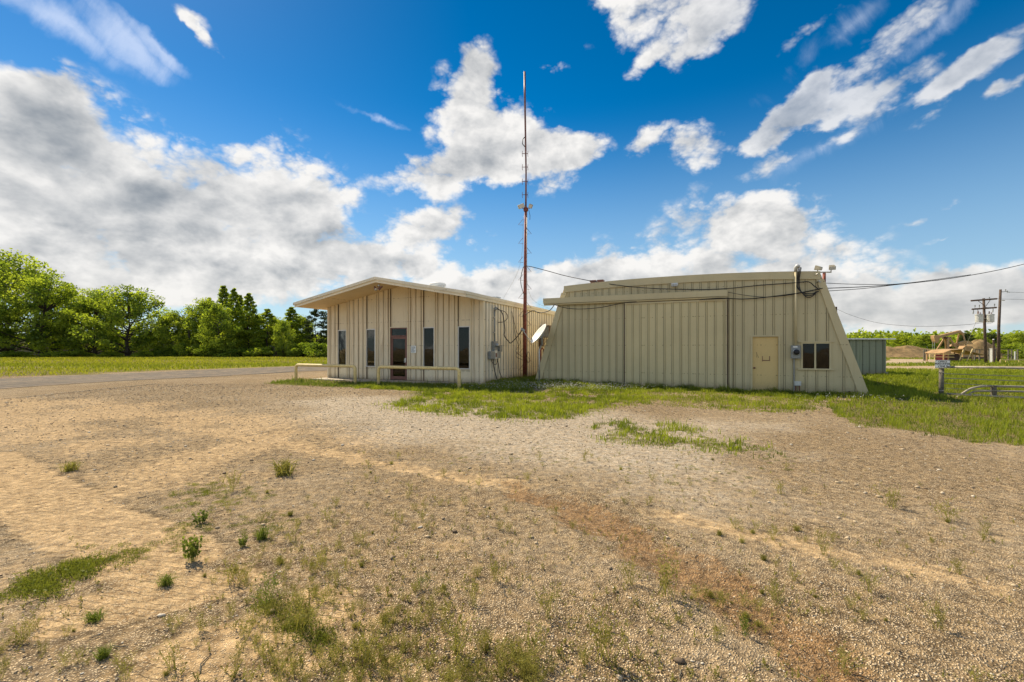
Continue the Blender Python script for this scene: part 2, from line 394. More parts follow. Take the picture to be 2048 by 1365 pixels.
def glass_mat():
    m, t, b = new_mat('dark window glass'); t.nodes.remove(b); out = t.nodes['Material Output']
    tr = t.n('ShaderNodeBsdfTransparent', Color=(.42, .42, .40)); gl = t.n('ShaderNodeBsdfGlossy', Roughness=.02, Color=(.85, .87, .85))
    fr = t.n('ShaderNodeFresnel', IOR=1.42)
    bp = t.n('ShaderNodeBump', Strength=.05, Distance=.05, Height=t.noise(t.n('ShaderNodeTexCoord').outputs['Object'], 2.2, 2, .5)[0])
    t.put(gl, 'Normal', bp.outputs[0])
    mx = t.n('ShaderNodeMixShader', Fac=fr.outputs[0]); t.links.new(tr.outputs[0], mx.inputs[1]); t.links.new(gl.outputs[0], mx.inputs[2])
    t.links.new(mx.outputs[0], out.inputs[0]); return m


M['glass'] = glass_mat()
M['leaf'] = leafmat('spring leaves', (.075, .125, .018), (.42, .48, .060), .54)
M['leaf_tall'] = leafmat('mid green leaves', (.075, .12, .016), (.44, .50, .050), .52)
M['leaf_dark'] = leafmat('pine needles', (.020, .034, .012), (.075, .098, .026), .25)
M['leaf_bush'] = leafmat('bush leaves', (.05, .09, .012), (.32, .39, .042), .5)
M['blade'] = leafmat('grass blades', (.085, .125, .012), (.28, .32, .034), .5, (1.35, 1.35, .7))
M['blade_dry'] = leafmat('dry field grass', (.12, .165, .014), (.31, .31, .030), .45, (1.3, 1.3, .7))
M['weed'] = leafmat('weed stems', (.13, .13, .026), (.40, .36, .095), .4, (1.2, 1.2, .75))
M['weed_green'] = leafmat('weed leaves', (.065, .095, .018), (.19, .225, .045), .45)
M['mat'] = leafmat('creeping weed leaves', (.065, .085, .016), (.24, .25, .045), .4)
M['flower'] = leafmat('white clover flowers', (.5, .5, .45), (.75, .75, .70), .3, (1, 1, 1))

# ------------------------------------------------------------------ ground
rng = np.random.default_rng(11)
MEADOW = GP((1652, 803), (1672, 822), (1700, 850), (1800, 862), (1900, 876), (2048, 893), (2300, 935)) + [(120, 6), (400, 300), (8, 300), (8, 22), (11.9, 16.6)]
FIELD = [(-34, -30), (-27.3, 24.3), (-25, 32.4), (-17.4, 42.8), (-8, 52), (10, 62), (10, 400), (-500, 400), (-500, -30)]
PATCH_A = GP((735, 815), (800, 800), (830, 785), (960, 778), (1060, 771)) + [(1.0, 21.5), (12.6, 16.4)] + GP((1660, 800), (1640, 820), (1560, 832), (1460, 822), (1330, 812), (1240, 815), (1150, 845), (1060, 850), (960, 842), (850, 832))
PATCH_B = GP((1145, 862), (1210, 838), (1330, 842), (1450, 866), (1540, 892), (1580, 912), (1500, 916), (1360, 902), (1200, 886))
STRIP_C = GP((525, 768), (600, 757), (700, 765), (960, 772), (1060, 768), (1060, 782), (880, 786), (780, 780), (640, 774))
ALLEY = [(-1.2, 20.2), (1.4, 20.4), (5, 33), (3, 34)]
DRYPATCH = GP((1260, 782), (1460, 786), (1580, 792), (1640, 815), (1500, 820), (1300, 808))
SAND_L = GP((-700, 900), (-300, 790), (330, 800), (700, 850), (760, 900), (560, 930), (420, 1010), (330, 1090), (0, 1160), (-700, 1250))
TRACK1 = GP((330, 850), (560, 885), (740, 925), (900, 952), (1040, 975))
REDTRACK = GP((1040, 985), (1150, 1020), (1260, 1080), (1360, 1140), (1470, 1205), (1600, 1285), (1720, 1370), (1900, 1500))
TRACK2 = GP((1360, 1035), (1500, 1070), (1680, 1105), (1830, 1140), (1960, 1170))
TREAD1 = GP((-40, 915), (60, 985), (150, 1040), (270, 1085), (330, 1120))
TREAD2 = GP((150, 1235), (320, 1195), (450, 1165))
TREAD3 = GP((380, 1320), (520, 1275), (640, 1215))
PALE = GP((560, 800), (760, 790), (1000, 800), (1300, 830), (1560, 850), (1500, 960), (1330, 985), (1100, 950), (850, 900), (640, 850))
BARN_FIN = [(1.07, 21.15), (12.57, 15.98)]


def masks(X, Y):
    n1 = fbm(X * .9, Y * .9, 1); n2 = fbm(X * 2.6, Y * 2.6, 2); n3 = fbm(X * .12, Y * .12, 3)
    n4 = fbm(X * 7., Y * 7., 5, 3)
    rough = (n1 - .5) * 2.2 + (n2 - .5) * 1.1
    g = sstep(in_poly(X, Y, MEADOW) + rough * .55, -.12, .22)
    g = np.maximum(g, sstep(in_poly(X, Y, FIELD) + rough * 1.2, -.3, .5) * (1 - .6 * sstep(fbm(X * .035, Y * .16, 8), .60, .70)))
    a = sstep(in_poly(X, Y, PATCH_A), -.25, .8)
    dl, _ = line_dist(X, Y, BARN_FIN)
    a = a * sstep(n1 * .55 + n2 * .35 + n4 * .25 + .30 * sstep(dl, 3.0, .6) + (fbm(X * 14., Y * 9., 77, 2) - .5) * .34, .42, .63)
    g = np.maximum(g, a)
    b = sstep(in_poly(X, Y, PATCH_B), -.2, .5) * sstep(n1 * .4 + n2 * .45 + n4 * .3 + (fbm(X * 14., Y * 9., 78, 2) - .5) * .3, .45, .66)
    g = np.maximum(g, b)
    g = np.maximum(g, sstep(in_poly(X, Y, STRIP_C) + (n2 - .5) * 1.1, -.15, .3))
    g = np.maximum(g, sstep(in_poly(X, Y, ALLEY), -.3, .3))
    dry = sstep(in_poly(X, Y, DRYPATCH) + (n2 - .5) * 1.4, -.2, .6)
    lush = np.clip(.35 + .9 * (fbm(X * .3, Y * .3, 13) - .35) - .45 * dry, 0, 1)
    lush = np.where(X < -5, np.clip(fbm(X * .03, Y * .12, 14) * 1.6 - .5, 0, 1), lush)
    s = sstep(in_poly(X, Y, SAND_L) + rough * 1.0, -1.2, 1.6) * (.45 + .55 * sstep(n1, .38, .62)) * .8
    for tr, wd in ((TRACK1, .38), (TRACK2, .26)):
        d, _ = line_dist(X, Y, tr); s = np.maximum(s, sstep(d + (n2 - .5) * .35, wd, wd * .2) * .85)
    t = np.zeros(X.shape); al = np.zeros(X.shape)
    for tr, wd in ((TREAD1, .46), (TREAD2, .30), (TREAD3, .30)):
        d, a_ = line_dist(X, Y, tr); k = sstep(d, wd, wd * .75); m = k > t; t = np.maximum(t, k); al = np.where(m, Y + .20 * X, al)
    s = np.maximum(s, t * .95)
    for px, py, r in ((640, 1300, .30), (560, 1330, .35), (760, 1345, .3), (740, 1240, .22), (350, 1180, .4), (900, 1090, .3), (200, 830, 2.5), (80, 870, 2.), (420, 840, 2.)):
        c = G(px, py); s = np.maximum(s, sstep(np.hypot(X - c.x, (Y - c.y) * 1.3) + (n2 - .5) * r * .8, r, r * .3) * .8)
    pale = sstep(in_poly(X, Y, PALE) + rough * .9, -.8, 1.2)
    d, _ = line_dist(X, Y, REDTRACK)
    r = sstep(d + (n2 - .5) * .5 + (n4 - .5) * .2, .36, .06) * sstep(Y, .5, 1.5)
    return dict(grass=g, lush=lush, sand=np.clip(s, 0, 1), red=r, tread=t * sstep(n2, .3, .5), along=al, dry=dry, pale=pale)


def height(X, Y):
    X = np.asarray(X, float); Y = np.asarray(Y, float)
    z = .10 * np.exp(-((X - 1) ** 2 + (Y - 21.5) ** 2) / 9.) - .07 * sstep(X, 5, 12) * sstep(Y, 45, 25)
    near = sstep(np.abs(Y - 8), 14, 6) * sstep(np.abs(X), 16, 9)
    z = z + near * ((fbm(X * .8, Y * .8, 21) - .5) * .05 + (fbm(X * 3.2, Y * 3.2, 22) - .5) * .022)
    d, _ = line_dist(X, Y, REDTRACK); z = z - .035 * sstep(d, .30, .08) * near + .02 * sstep(np.abs(d - .38), .16, .0) * near
    return z


def hz(x, y): return float(height(np.array([x]), np.array([y]))[0])


def axis(lo, hi, step, far0, far1):
    a = list(np.arange(lo, hi + 1e-6, step)); s = step; x = hi
    while x < far1: s *= 1.16; x += s; a.append(x)
    s = step; x = lo
    while x > far0: s *= 1.16; x -= s; a.insert(0, x)
    return np.array(a)


def ground_material():
    m, t, b = new_mat('ground'); P = t.n('ShaderNodeTexCoord').outputs['Object']
    A = t.n('ShaderNodeAttribute', dict(attribute_name='mask_a')); B = t.n('ShaderNodeAttribute', dict(attribute_name='mask_b'))
    a = t.n('ShaderNodeSeparateColor', Color=A.outputs['Color']).outputs; bb = t.n('ShaderNodeSeparateColor', Color=B.outputs['Color']).outputs
    grass, sand, red, lush = a[0], a[1], a[2], A.outputs['Alpha']
    tread, along, dry = bb[0], bb[1], bb[2]
    P2 = t.v('ADD', P, t.v('SCALE', t.noise(P, 40., 2, .5)[1], scale=.012))
    vo = t.n('ShaderNodeTexVoronoi', Vector=P2, Scale=82., Randomness=1.); vb = t.n('ShaderNodeTexVoronoi', Vector=P2, Scale=26., Randomness=1.)
    cr = t.n('ShaderNodeSeparateColor', Color=vo.outputs['Color']).outputs; cb = t.n('ShaderNodeSeparateColor', Color=vb.outputs['Color']).outputs
    f1 = t.noise(P, 1.3, 5, .6)[0]; f2 = t.noise(P, 9., 6, .65)[0]; f3 = t.noise(P, 120., 3, .6)[0]; f0 = t.noise(P, .22, 4, .6)[0]
    stone = t.mix(t.ss(cr[0], .05, .95), (.16, .11, .06), (.88, .70, .46))
    stone = t.mix(t.m('MULTIPLY', t.ss(cr[1], .6, .9), .5), stone, (.60, .49, .33))
    stone = t.mix(t.m('MULTIPLY', t.ss(cb[0], .80, .9), t.ss(vb.outputs['Distance'], .42, .30)), stone, t.mix(cb[1], (.25, .20, .15), (.52, .45, .36)))
    gap = t.ss(vo.outputs['Distance'], .34, .58)
    stone = t.mix(t.m('MULTIPLY', gap, .9), stone, (.06, .038, .018))
    stone = t.mix(t.m('MULTIPLY', B.outputs['Alpha'], .5), stone, t.mix(cr[0], (.40, .36, .30), (.72, .66, .56)))
    greyer = t.m('MULTIPLY', t.ss(t.m('ADD', f0, t.m('MULTIPLY', t.m('SUBTRACT', f1, .5), .5)), .42, .62), .55)
    stone = t.mix(greyer, stone, t.mix(.36, stone, (.54, .45, .33)))
    stone = t.mix(t.ss(f2, .35, .7, 0, .42), stone, (.55, .385, .20))
    sandc = t.mix(t.ss(f2, .3, .7), (.39, .255, .125), (.57, .41, .225))
    sandc = t.mix(t.m('MULTIPLY', t.ss(f3, .48, .66), .5), sandc, (.22, .135, .065))
    sandc = t.mix(t.m('MULTIPLY', t.ss(cr[2], .78, .86), t.ss(vo.outputs['Distance'], .45, .3)), sandc, stone)
    sf = t.m('MULTIPLY', t.ss(t.m('ADD', sand, t.m('MULTIPLY', t.m('SUBTRACT', f2, .5), 1.5)), .15, 1.05), .80)
    sf = t.m('MULTIPLY', sf, t.m('SUBTRACT', 1., t.m('MULTIPLY', t.ss(cr[0], .5, .75), .55)))
    c = t.mix(sf, stone, sandc)
    clod = t.mix(t.ss(t.noise(P, 34., 6, .7)[0], .36, .64), (.11, .056, .024), (.42, .235, .098))
    rf = t.ss(t.m('ADD', red, t.m('MULTIPLY', t.m('SUBTRACT', f2, .5), 1.7)), .25, .95)
    c = t.mix(t.m('MULTIPLY', rf, .60), c, clod)
    soil = t.mix(t.ss(t.noise(P, 6., 6, .7)[0], .35, .65), (.10, .085, .026), (.21, .18, .045))
    far = t.mix(t.ss(t.noise(P, .5, 6, .65)[0], .35, .65), (.30, .26, .034), (.15, .18, .020))
    soil = t.mix(t.m('MULTIPLY', t.ss(lush, .1, .7), t.ss(t.n('ShaderNodeSeparateXYZ', Vector=P).outputs[1], 21., 28.)), soil, far)
    soil = t.mix(t.m('MULTIPLY', dry, .7), soil, (.20, .145, .055))
    gf = t.ss(t.m('ADD', grass, t.m('MULTIPLY', t.m('SUBTRACT', f2, .5), .7)), .30, .75)
    c = t.mix(t.m('MULTIPLY', gf, t.ss(t.n('ShaderNodeSeparateXYZ', Vector=P).outputs[1], 11., 26., .60, .93)), c, soil)
    g1 = t.noise(P, 13., 7, .82)[0]; g2 = t.noise(P, 5., 4, .7)[0]
    speck = t.m('MULTIPLY', t.ss(g1, .26, .68, .44, 1.44), t.ss(g2, .25, .75, .82, 1.14))
    c = t.v('SCALE', c, scale=speck)
    t.put(b, 'Base Color', c); t.put(b, 'Roughness', .95); t.put(b, 'Specular IOR Level', .08)
    h = t.m('MULTIPLY', t.ss(vo.outputs['Distance'], .62, .12), t.m('MULTIPLY', t.m('ADD', .35, cr[0]), t.m('SUBTRACT', 1.05, sf)))
    h = t.m('ADD', t.m('MULTIPLY', h, .015), t.m('ADD', t.m('MULTIPLY', f2, .014), t.m('MULTIPLY', g1, .012)))
    h = t.m('ADD', h, t.m('MULTIPLY', f3, .0022))
    wob = t.m('ADD', along, t.m('MULTIPLY', f2, .09))
    lug = t.ss(t.m('SINE', t.m('MULTIPLY', wob, 2 * math.pi / .07)), -.25, .45)
    h = t.m('ADD', h, t.m('MULTIPLY', t.m('MULTIPLY', lug, tread), .014))
    h = t.m('ADD', h, t.m('MULTIPLY', t.m('MULTIPLY', rf, t.noise(P, 30., 5, .7)[0]), .030))
    bp = t.n('ShaderNodeBump', Strength=.9, Distance=1., Height=h); t.put(b, 'Normal', bp.outputs[0])
    return m


gx = axis(-13, 17, .085, -1800, 1800); gy = axis(1.2, 23, .085, -300, 2200)
GX, GY = np.meshgrid(gx, gy); fx, fy = GX.ravel(), GY.ravel()
mk = masks(fx, fy)
V = np.stack([fx, fy, height(fx, fy)], 1)
nx, ny = len(gx), len(gy); ii = np.arange(nx * ny).reshape(ny, nx)
Q = np.stack([ii[:-1, :-1], ii[:-1, 1:], ii[1:, 1:], ii[1:, :-1]], -1).reshape(-1, 4)
gr = np_mesh('ground', V, [Q], ground_material(), smooth=True,
             attrs=dict(mask_a=np.stack([mk['grass'], mk['sand'], mk['red'], mk['lush']], 1), mask_b=np.stack([mk['tread'], mk['along'], mk['dry'], mk['pale']], 1)))
tag(gr, kind='structure')


def road_material(name, dark, light, tan, tracks):
    m, t, b = new_mat(name); P = t.n('ShaderNodeTexCoord').outputs['Object']
    A = t.n('ShaderNodeAttribute', dict(attribute_name='mask_a')); a = t.n('ShaderNodeSeparateColor', Color=A.outputs['Color']).outputs
    vo = t.n('ShaderNodeTexVoronoi', Vector=P, Scale=24.); cr = t.n('ShaderNodeSeparateColor', Color=vo.outputs['Color']).outputs
    f = t.noise(P, 1.6, 6, .65)[0]; st = t.noise(t.vec(a[0], t.m('MULTIPLY', a[1], .05), 0.), 3.2, 5, .6)[0]
    c = t.mix(cr[0], dark, light); c = t.mix(t.ss(f, .42, .66), c, tan)
    c = t.mix(t.m('MULTIPLY', t.ss(st, .46, .66), tracks), c, tuple(x * .55 for x in dark))
    t.put(b, 'Base Color', c); t.put(b, 'Roughness', .95); t.put(b, 'Specular IOR Level', .15)
    bp = t.n('ShaderNodeBump', Strength=.6, Distance=.02, Height=t.m('ADD', cr[0], f)); t.put(b, 'Normal', bp.outputs[0]); return m


def road(name, pts, half, mat, seed, z):
    c = catmull([(x, y, 0) for x, y in pts], 14); n = 13; V = []; at = []; acc = 0
    for i, p in enumerate(c):
        tdir = (c[min(i + 1, len(c) - 1)] - c[max(i - 1, 0)]).normalized(); nrm = Vector((-tdir.y, tdir.x, 0))
        if i: acc += (p - c[i - 1]).length
        for k in range(n):
            w = (k / (n - 1) * 2 - 1) * half; j = 0
            if k in (0, n - 1): j = (float(fbm(np.array([acc * .35 + k * 9]), np.array([seed * 3.1]), seed)[0]) - .5) * 2.2
            q = p + nrm * (w + j); V.append((q.x, q.y, hz(q.x, q.y) + z)); at.append((w, acc, 0, 1))
    ii = np.arange(len(V)).reshape(-1, n); Q = np.stack([ii[:-1, :-1], ii[:-1, 1:], ii[1:, 1:], ii[1:, :-1]], -1).reshape(-1, 4)
    return tag(np_mesh(name, V, [Q], mat, attrs=dict(mask_a=at), smooth=True), kind='structure')


road('gravel_road', [(-27, -20), (-24.5, 5), (-23.3, 20.8), (-20.6, 27.5), (-15.2, 37.6), (-7, 47), (5, 54), (12, 57)], 3.9,
     road_material('grey gravel road', (.070, .062, .052), (.22, .19, .15), (.25, .19, .13), .75), 3, .012)
road('dirt_road', [(10, 36), (24, 35.5), (40, 35), (70, 33), (120, 28)], 5.2, road_material('pale dirt road', (.26, .19, .125), (.50, .39, .27), (.44, .32, .20), .25), 5, .012)
road('dirt_path', [(30, 48), (42, 51), (50, 56), (58, 66)], 3., road_material('pale dirt path', (.30, .23, .15), (.50, .40, .28), (.44, .33, .21), .2), 6, .012)


# loose stones lying on the lot
VB0 = (.41, .912)


def loose_stones():
    N = 15000; NF = 52000
    y = np.concatenate([1.7 + 8.5 * rng.random(N) ** 1.7, 3.5 + 17 * rng.random(NF) ** .8]); N += NF; x = (rng.random(N) * 2 - 1) * (y * 1.2 + .4); x = np.maximum(x, -16)
    m = masks(x, y); keep = (m['sand'] * .8 + m['tread'] < .45 + .7 * rng.random(N)) & (m['grass'] < .5) & (((x + 5.448) * VB0[0] + (y - 21.974) * VB0[1] < -1) | (x > 0)) & ((x - 6.79) * VB0[0] + (y - 18.57) * VB0[1] < -.3); x, y = x[keep], y[keep]; N = len(x)
    s = .0025 + .006 * rng.random(N) ** 3 + (rng.random(N) > .996) * .014; s = np.minimum(s * (1 + np.clip(y - 4, 0, 14) * .13), .026)
    base = np.array([(1, 0, 0), (-1, 0, 0), (0, 1, 0), (0, -1, 0), (0, 0, .65), (0, 0, -.65), (.62, .62, .35), (-.62, .62, .35), (-.62, -.62, .35), (.62, -.62, .35)], float)
    F_ = np.array([(4, 6, 7), (4, 7, 8), (4, 8, 9), (4, 9, 6), (0, 2, 6), (2, 1, 7), (1, 3, 8), (3, 0, 9), (6, 2, 7), (7, 1, 8), (8, 3, 9), (9, 0, 6), (5, 2, 0), (5, 1, 2), (5, 3, 1), (5, 0, 3)])
    v = base[None] * (1 + .5 * (rng.random((N, 10, 1)) - .5)); a = rng.random(N) * 6.28; ca, sa = np.cos(a)[:, None], np.sin(a)[:, None]
    st = 1 + .5 * rng.random(N)[:, None]; vx, vy = v[..., 0] * st, v[..., 1]
    P = np.stack([x[:, None] + s[:, None] * (vx * ca - vy * sa), y[:, None] + s[:, None] * (vx * sa + vy * ca), height(x, y)[:, None] + s[:, None] * (v[..., 2] + .25)], -1)
    fc = (F_[None] + np.arange(N)[:, None, None] * 10).reshape(-1, 3)
    m_, t, b = new_mat('loose stones'); at = t.n('ShaderNodeAttribute', dict(attribute_name='tint')).outputs['Fac']
    c = t.mix(t.ss(at, .0, .7), (.13, .09, .055), (.50, .39, .25)); c = t.mix(t.ss(at, .75, 1.), c, (.62, .56, .46))
    t.put(b, 'Base Color', c); t.put(b, 'Roughness', .85)
    o = np_mesh('gravel', P.reshape(-1, 3), [fc], m_, tint=np.repeat(rng.random(N), 10))
    tag(o, 'loose gravel stones scattered over the sandy lot', 'gravel', kind='stuff')


loose_stones()

# ------------------------------------------------------------------ the two buildings (both turned the same way)
ROT = math.atan2(-.41, .912); U = Vector((.912, -.41, 0)).normalized(); VB = Vector((.41, .912, 0)).normalized()


def ribbed(mb, a0, a1, bot, top, fn, pitch=.305, w=.035, d=.032, start=None, extra=()):
    """sheet-metal profile along a, from bot(a) to top(a); fn(a, depth, z) -> point"""
    a = (a0 + .5 * pitch) if start is None else start; xs = [(a0, 0.)]; ribs = []; rib_shades = {}
    while a < a1 - .02:
        if a > a0 + .02: ribs.append(a)
        a += pitch
    for r in sorted(ribs + [e for e in extra if a0 < e < a1]):
        for dx, dd, se in ((-w - .012, 0, 0), (-w, 0, 1), (-w * .5, d, .15), (w * .5, d, .15), (w, 0, .8), (w + .012, 0, 0)):
            if a0 < r + dx < a1:
                xs.append((r + dx, dd))
                if se: rib_shades[(r + dx, dd)] = se
        for k in (.36, .64):                       # shallow minor swages between the ribs
            q = r + pitch * k
            if q + .02 < a1: xs += [(q - .012, 0), (q, d * .10), (q + .012, 0)]
    xs.append((a1, 0.)); xs = sorted(set(xs)); vs = []; fs = []
    for i, (x, dd) in enumerate(xs):
        if (x, dd) in rib_shades: mb.t[len(mb.v) + 2 * i] = mb.t[len(mb.v) + 2 * i + 1] = rib_shades[(x, dd)]
        vs += [fn(x, dd, bot(x)), fn(x, dd, max(bot(x), top(x)))]
    for i in range(len(xs) - 1):
        if max(vs[2 * i + 1][2] - vs[2 * i][2], vs[2 * i + 3][2] - vs[2 * i + 2][2]) > 1e-3: fs.append((2 * i, 2 * i + 2, 2 * i + 3, 2 * i + 1))
    return mb.add(vs, fs)


def office():
    ox, oy = -1.28 - .912 * 4.57, 20.1 + .41 * 4.57
    b = thing('office_building', 'cream metal office building with low gabled roof and tall narrow dark windows', 'building', (ox, oy, 0), ROT)
    HW, DEP, SL = 4.57, 15., .188
    topz = lambda x: 4.80 - SL * abs(x); under = lambda x: topz(x) - .20
    fx = lambda px: HW - ((-1.28 - 20.1 * ((px - CX) / F)) / (.912 + .41 * ((px - CX) / F)))
    # bays: (left px, right px, glass left, glass right, z bottom, z top)
    bays = [(675.5, 694, 677, 692, .72, 2.50), (732.5, 752.5, 734, 749.5, .72, 2.52), (780, 816, 783, 813, .06, 2.56), (846, 870, 848, 867.5, .71, 2.54), (915, 941.5, 917.5, 938.5, .70, 2.55)]
    front = MB(); x0 = -HW; f = lambda a, d, z: (a, -d, z)
    B = []
    for i, (l, r, gl, gr_, zb, zt) in enumerate(bays):
        L, Rr = fx(l), fx(r); ribbed(front, x0 + (.0 if i else .06), L, lambda a: .07, under, f, pitch=.30, start=x0 + .14, d=.042); x0 = Rr; B.append((L, Rr, fx(gl), fx(gr_), zb, zt))
    ribbed(front, x0, HW - .13, lambda a: .07, under, f, pitch=.30, start=x0 + .14, d=.042)
    front.build('front_wall', M['cream'], b)
    side = MB(); ribbed(side, .13, DEP, lambda a: .05, lambda a: under(HW), lambda a, d, z: (HW + d, a, z), pitch=.305, d=.036, w=.04)
    side.build('side_wall', M['cream_side'], b)
    hid = MB(); hid.box(-HW, -HW + .04, .06, DEP, .0, under(HW)); hid.box(-HW, HW, DEP - .04, DEP + .02, 0, under(HW)); hid.build('far_wall', M['cream'], b)
    z_ = under(HW) - .01; MB().prism([(HW - .13, -.045), (HW + .046, -.045), (HW + .046, .13), (HW + .002, .13), (HW + .002, 0), (HW - .13, 0)], .05, z_, lambda x, y, z: (x, y, z)).build('corner_trim', M['cream_plain'], b)
    MB().box(-HW - .04, -HW + .06, -.045, .04, .05, z_).build('corner_trim', M['cream_plain'], b)
    back = MB()
    for L, Rr, gl, gr_, zb, zt in B: pass
    for k, (L, Rr, gl, gr_, zb, zt) in enumerate(B):
        MB().box(L + .03, Rr - .03, .035, .06, zt + .05, under((L + Rr) / 2) + .02).build('infill_panel', M['cream_plain'], b)
        if k != 2: MB().box(L + .03, Rr - .03, .035, .06, .07, zb - .05).build('infill_panel', M['cream_plain'], b)
        for xx, q in ((L, 1), (Rr, -1)):
            MB().box(xx - .022, xx + .022, -.045, .07, .07, under(xx)).build('bay_trim', M['cream_plain'], b)
            MB().box(xx + q * .023, xx + q * .041, -.006, .05, .07, under(xx)).build('trim_shade_strip', M['pump_dark'], b)  # dark strip standing in for the shadow gap beside the trim
        if k == 2: continue
        w = MB(); e = .045
        w.box(gl - e, gl, -.02, .05, zb - e, zt + e).box(gr_, gr_ + e, -.02, .05, zb - e, zt + e).box(gl, gr_, -.021, .05, zt, zt + e).box(gl - .06, gr_ + .06, -.05, .05, zb - e, zb)
        wi = w.build('window', M['alu'], b)
        MB().box(gl, gr_, .022, .028, zb, zt).build('pane', M['glass'], wi)
        sl_ = MB(); n = 44
        for q in range(n):
            z = zb + .02 + (zt - zb - .04) * q / n; tilt = .012
            sl_.add([(gl + .01, .07, z), (gr_ - .01, .07, z), (gr_ - .01, .10, z + .030), (gl + .01, .10, z + .030)], [(0, 1, 2, 3)])
        sl_.build('blind', M['blind'], wi)
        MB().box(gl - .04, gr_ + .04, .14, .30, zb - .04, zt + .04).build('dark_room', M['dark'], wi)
    # door bay
    L, Rr, gl, gr_, zb, zt = B[2]
    dr = MB(); e = .055
    dr.box(L + .04, L + .04 + e, -.01, .06, .06, zt + .03).box(Rr - .04 - e, Rr - .04, -.01, .06, .06, zt + .03).box(L + .04 + e, Rr - .04 - e, -.011, .06, zt - .02, zt + .03).box(L + .04 + e, Rr - .04 - e, -.012, .06, 2.16, 2.22)
    door = dr.build('door', M['bronze'], b)
    a0, a1 = L + .04 + e, Rr - .04 - e
    MB().box(a0, a1, .022, .028, 2.22, zt - .02).build('transom_pane', M['glass'], door)
    lf = MB(); s = .075
    lf.box(a0 + .004, a0 + s, .0, .045, .09, 2.155).box(a1 - s, a1 - .004, .0, .045, .09, 2.155).box(a0 + s, a1 - s, .001, .045, 2.05, 2.155).box(a0 + s, a1 - s, .001, .045, .09, .25)
    lf.build('door_leaf', M['bronze'], door)
    MB().box(a0 + s, a1 - s, .018, .024, .25, 2.05).build('pane', M['glass'], door)
    MB().box(a0 + s, a1 - s, .05, .075, 1.0, 1.035).build('push_bar', M['alu'], door)
    MB().box(a1 - s + .01, a1 - .015, -.03, -.001, .93, 1.13).tube([(a1 - .04, -.03, 1.1), (a1 - .06, -.075, 1.09), (a1 - .06, -.075, .93), (a1 - .04, -.03, .92)], .012, 6).build('handle', M['alu'], door)
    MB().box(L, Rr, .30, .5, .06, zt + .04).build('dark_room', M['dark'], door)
    MB().box(L + .0, Rr - .0, -.05, .05, zt + .03, zt + .075).build('header_trim', M['cream_plain'], b)
    # roof
    OF, EL, ER = 1.7, .52, .11
    rf = MB()
    def slab(mb, za, zb_, y0, y1, eL=EL, eR=ER, lift=0.):
        p = [(-HW - eL, topz(HW + eL)), (0, topz(0)), (HW + eR, topz(HW + eR))]
        up = [(x, z + za + lift) for x, z in p]; lo = [(x, z + zb_ + lift) for x, z in p]
        mb.prism(up + lo[::-1], y0, y1, lambda x, z, y: (x, y, z))
    slab(rf, 0, -.06, -OF + .03, DEP + .3)
    roof = rf.build('roof', M['offwhite_metal'], b)
    fs = MB(); slab(fs, .012, -.115, -OF - .035, -OF + .025); slab(fs, -.118, -.235, -OF + .022, -OF + .028, EL - .01, ER - .01)
    fs.build('fascia', M['fascia'], b)
    es = MB(); zz = topz(HW + ER)
    es.box(HW + ER - .06, HW + ER + .03, -OF - .035, DEP + .3, zz - .115, zz + .008).box(HW + ER - .07, HW + ER, -OF + .029, DEP + .3, zz - .232, zz - .118)
    zl = topz(HW + EL); es.box(-HW - EL - .03, -HW - EL + .06, -OF - .035, DEP + .3, zl - .115, zl + .008)
    es.build('eave_trim', M['fascia'], b)
    sf = MB(); p = [(-HW - EL + .02, topz(HW + EL)), (0, topz(0)), (HW + ER - .07, topz(HW + ER))]
    sf.prism([(x, z - .07) for x, z in p] + [(x, z - .20) for x, z in p[::-1]], -OF + .03, DEP, lambda x, z, y: (x, y, z))
    soff = sf.build('soffit', M['soffit'], b)
    gro = MB()
    for k in range(1, 6): gro.box(-HW - EL + .1, -.02, -OF + .03 + k * .28, -OF + .036 + k * .28, 0, .004)
    MB().box(-HW - .3, HW + .25, -.95, .3, -.15, .055).build('slab', M['concrete'], b)
    MB().lathe([(.40, 4.35), (.40, 5.10), (.47, 5.12), (.47, 5.24), (.40, 5.29), (0, 5.30)], 28, Matrix.Translation((-.45, 4., 0))).build('roof_vent', M['white'], b, smooth=False)
    MB().box(2.1, 2.5, 5.6, 6.0, 4.2, 4.50).box(2.05, 2.55, 5.55, 6.05, 4.502, 4.56).build('roof_hatch', M['offwhite_metal'], b)
    toW = lambda x, y, z: Vector((ox, oy, 0)) + U * x + VB * y + Vector((0, 0, z))
    return toW, fx, HW


oW, ofx, OHW = office()


def twin_flood():
    o = thing('flood_light', 'pair of small flood lamps under the peak of the overhanging roof', 'light', oW(0, -1.45, 4.44), ROT)
    MB().lathe([(.06, -.02), (.06, .03), (.03, .06)], 12).build('mount', M['steel'], o)
    for s in (-1, 1):
        mt = Matrix.Translation((s * .16, -.06, -.10)) @ Matrix.Rotation(s * R(48), 4, 'Y') @ Matrix.Rotation(R(-25), 4, 'X')
        h = MB().tube([(s * .02, 0, -.02), (s * .10, -.03, -.06)], .015, 6).lathe([(.035, .10), (.045, .02), (.075, -.12), (.075, -.13)], 14, mt).build('lamp_head', M['bronze'], o)
        MB().lathe([(.068, -.131), (.03, -.145), (0, -.148)], 14, mt).build('lens', M['lens'], h)


twin_flood()


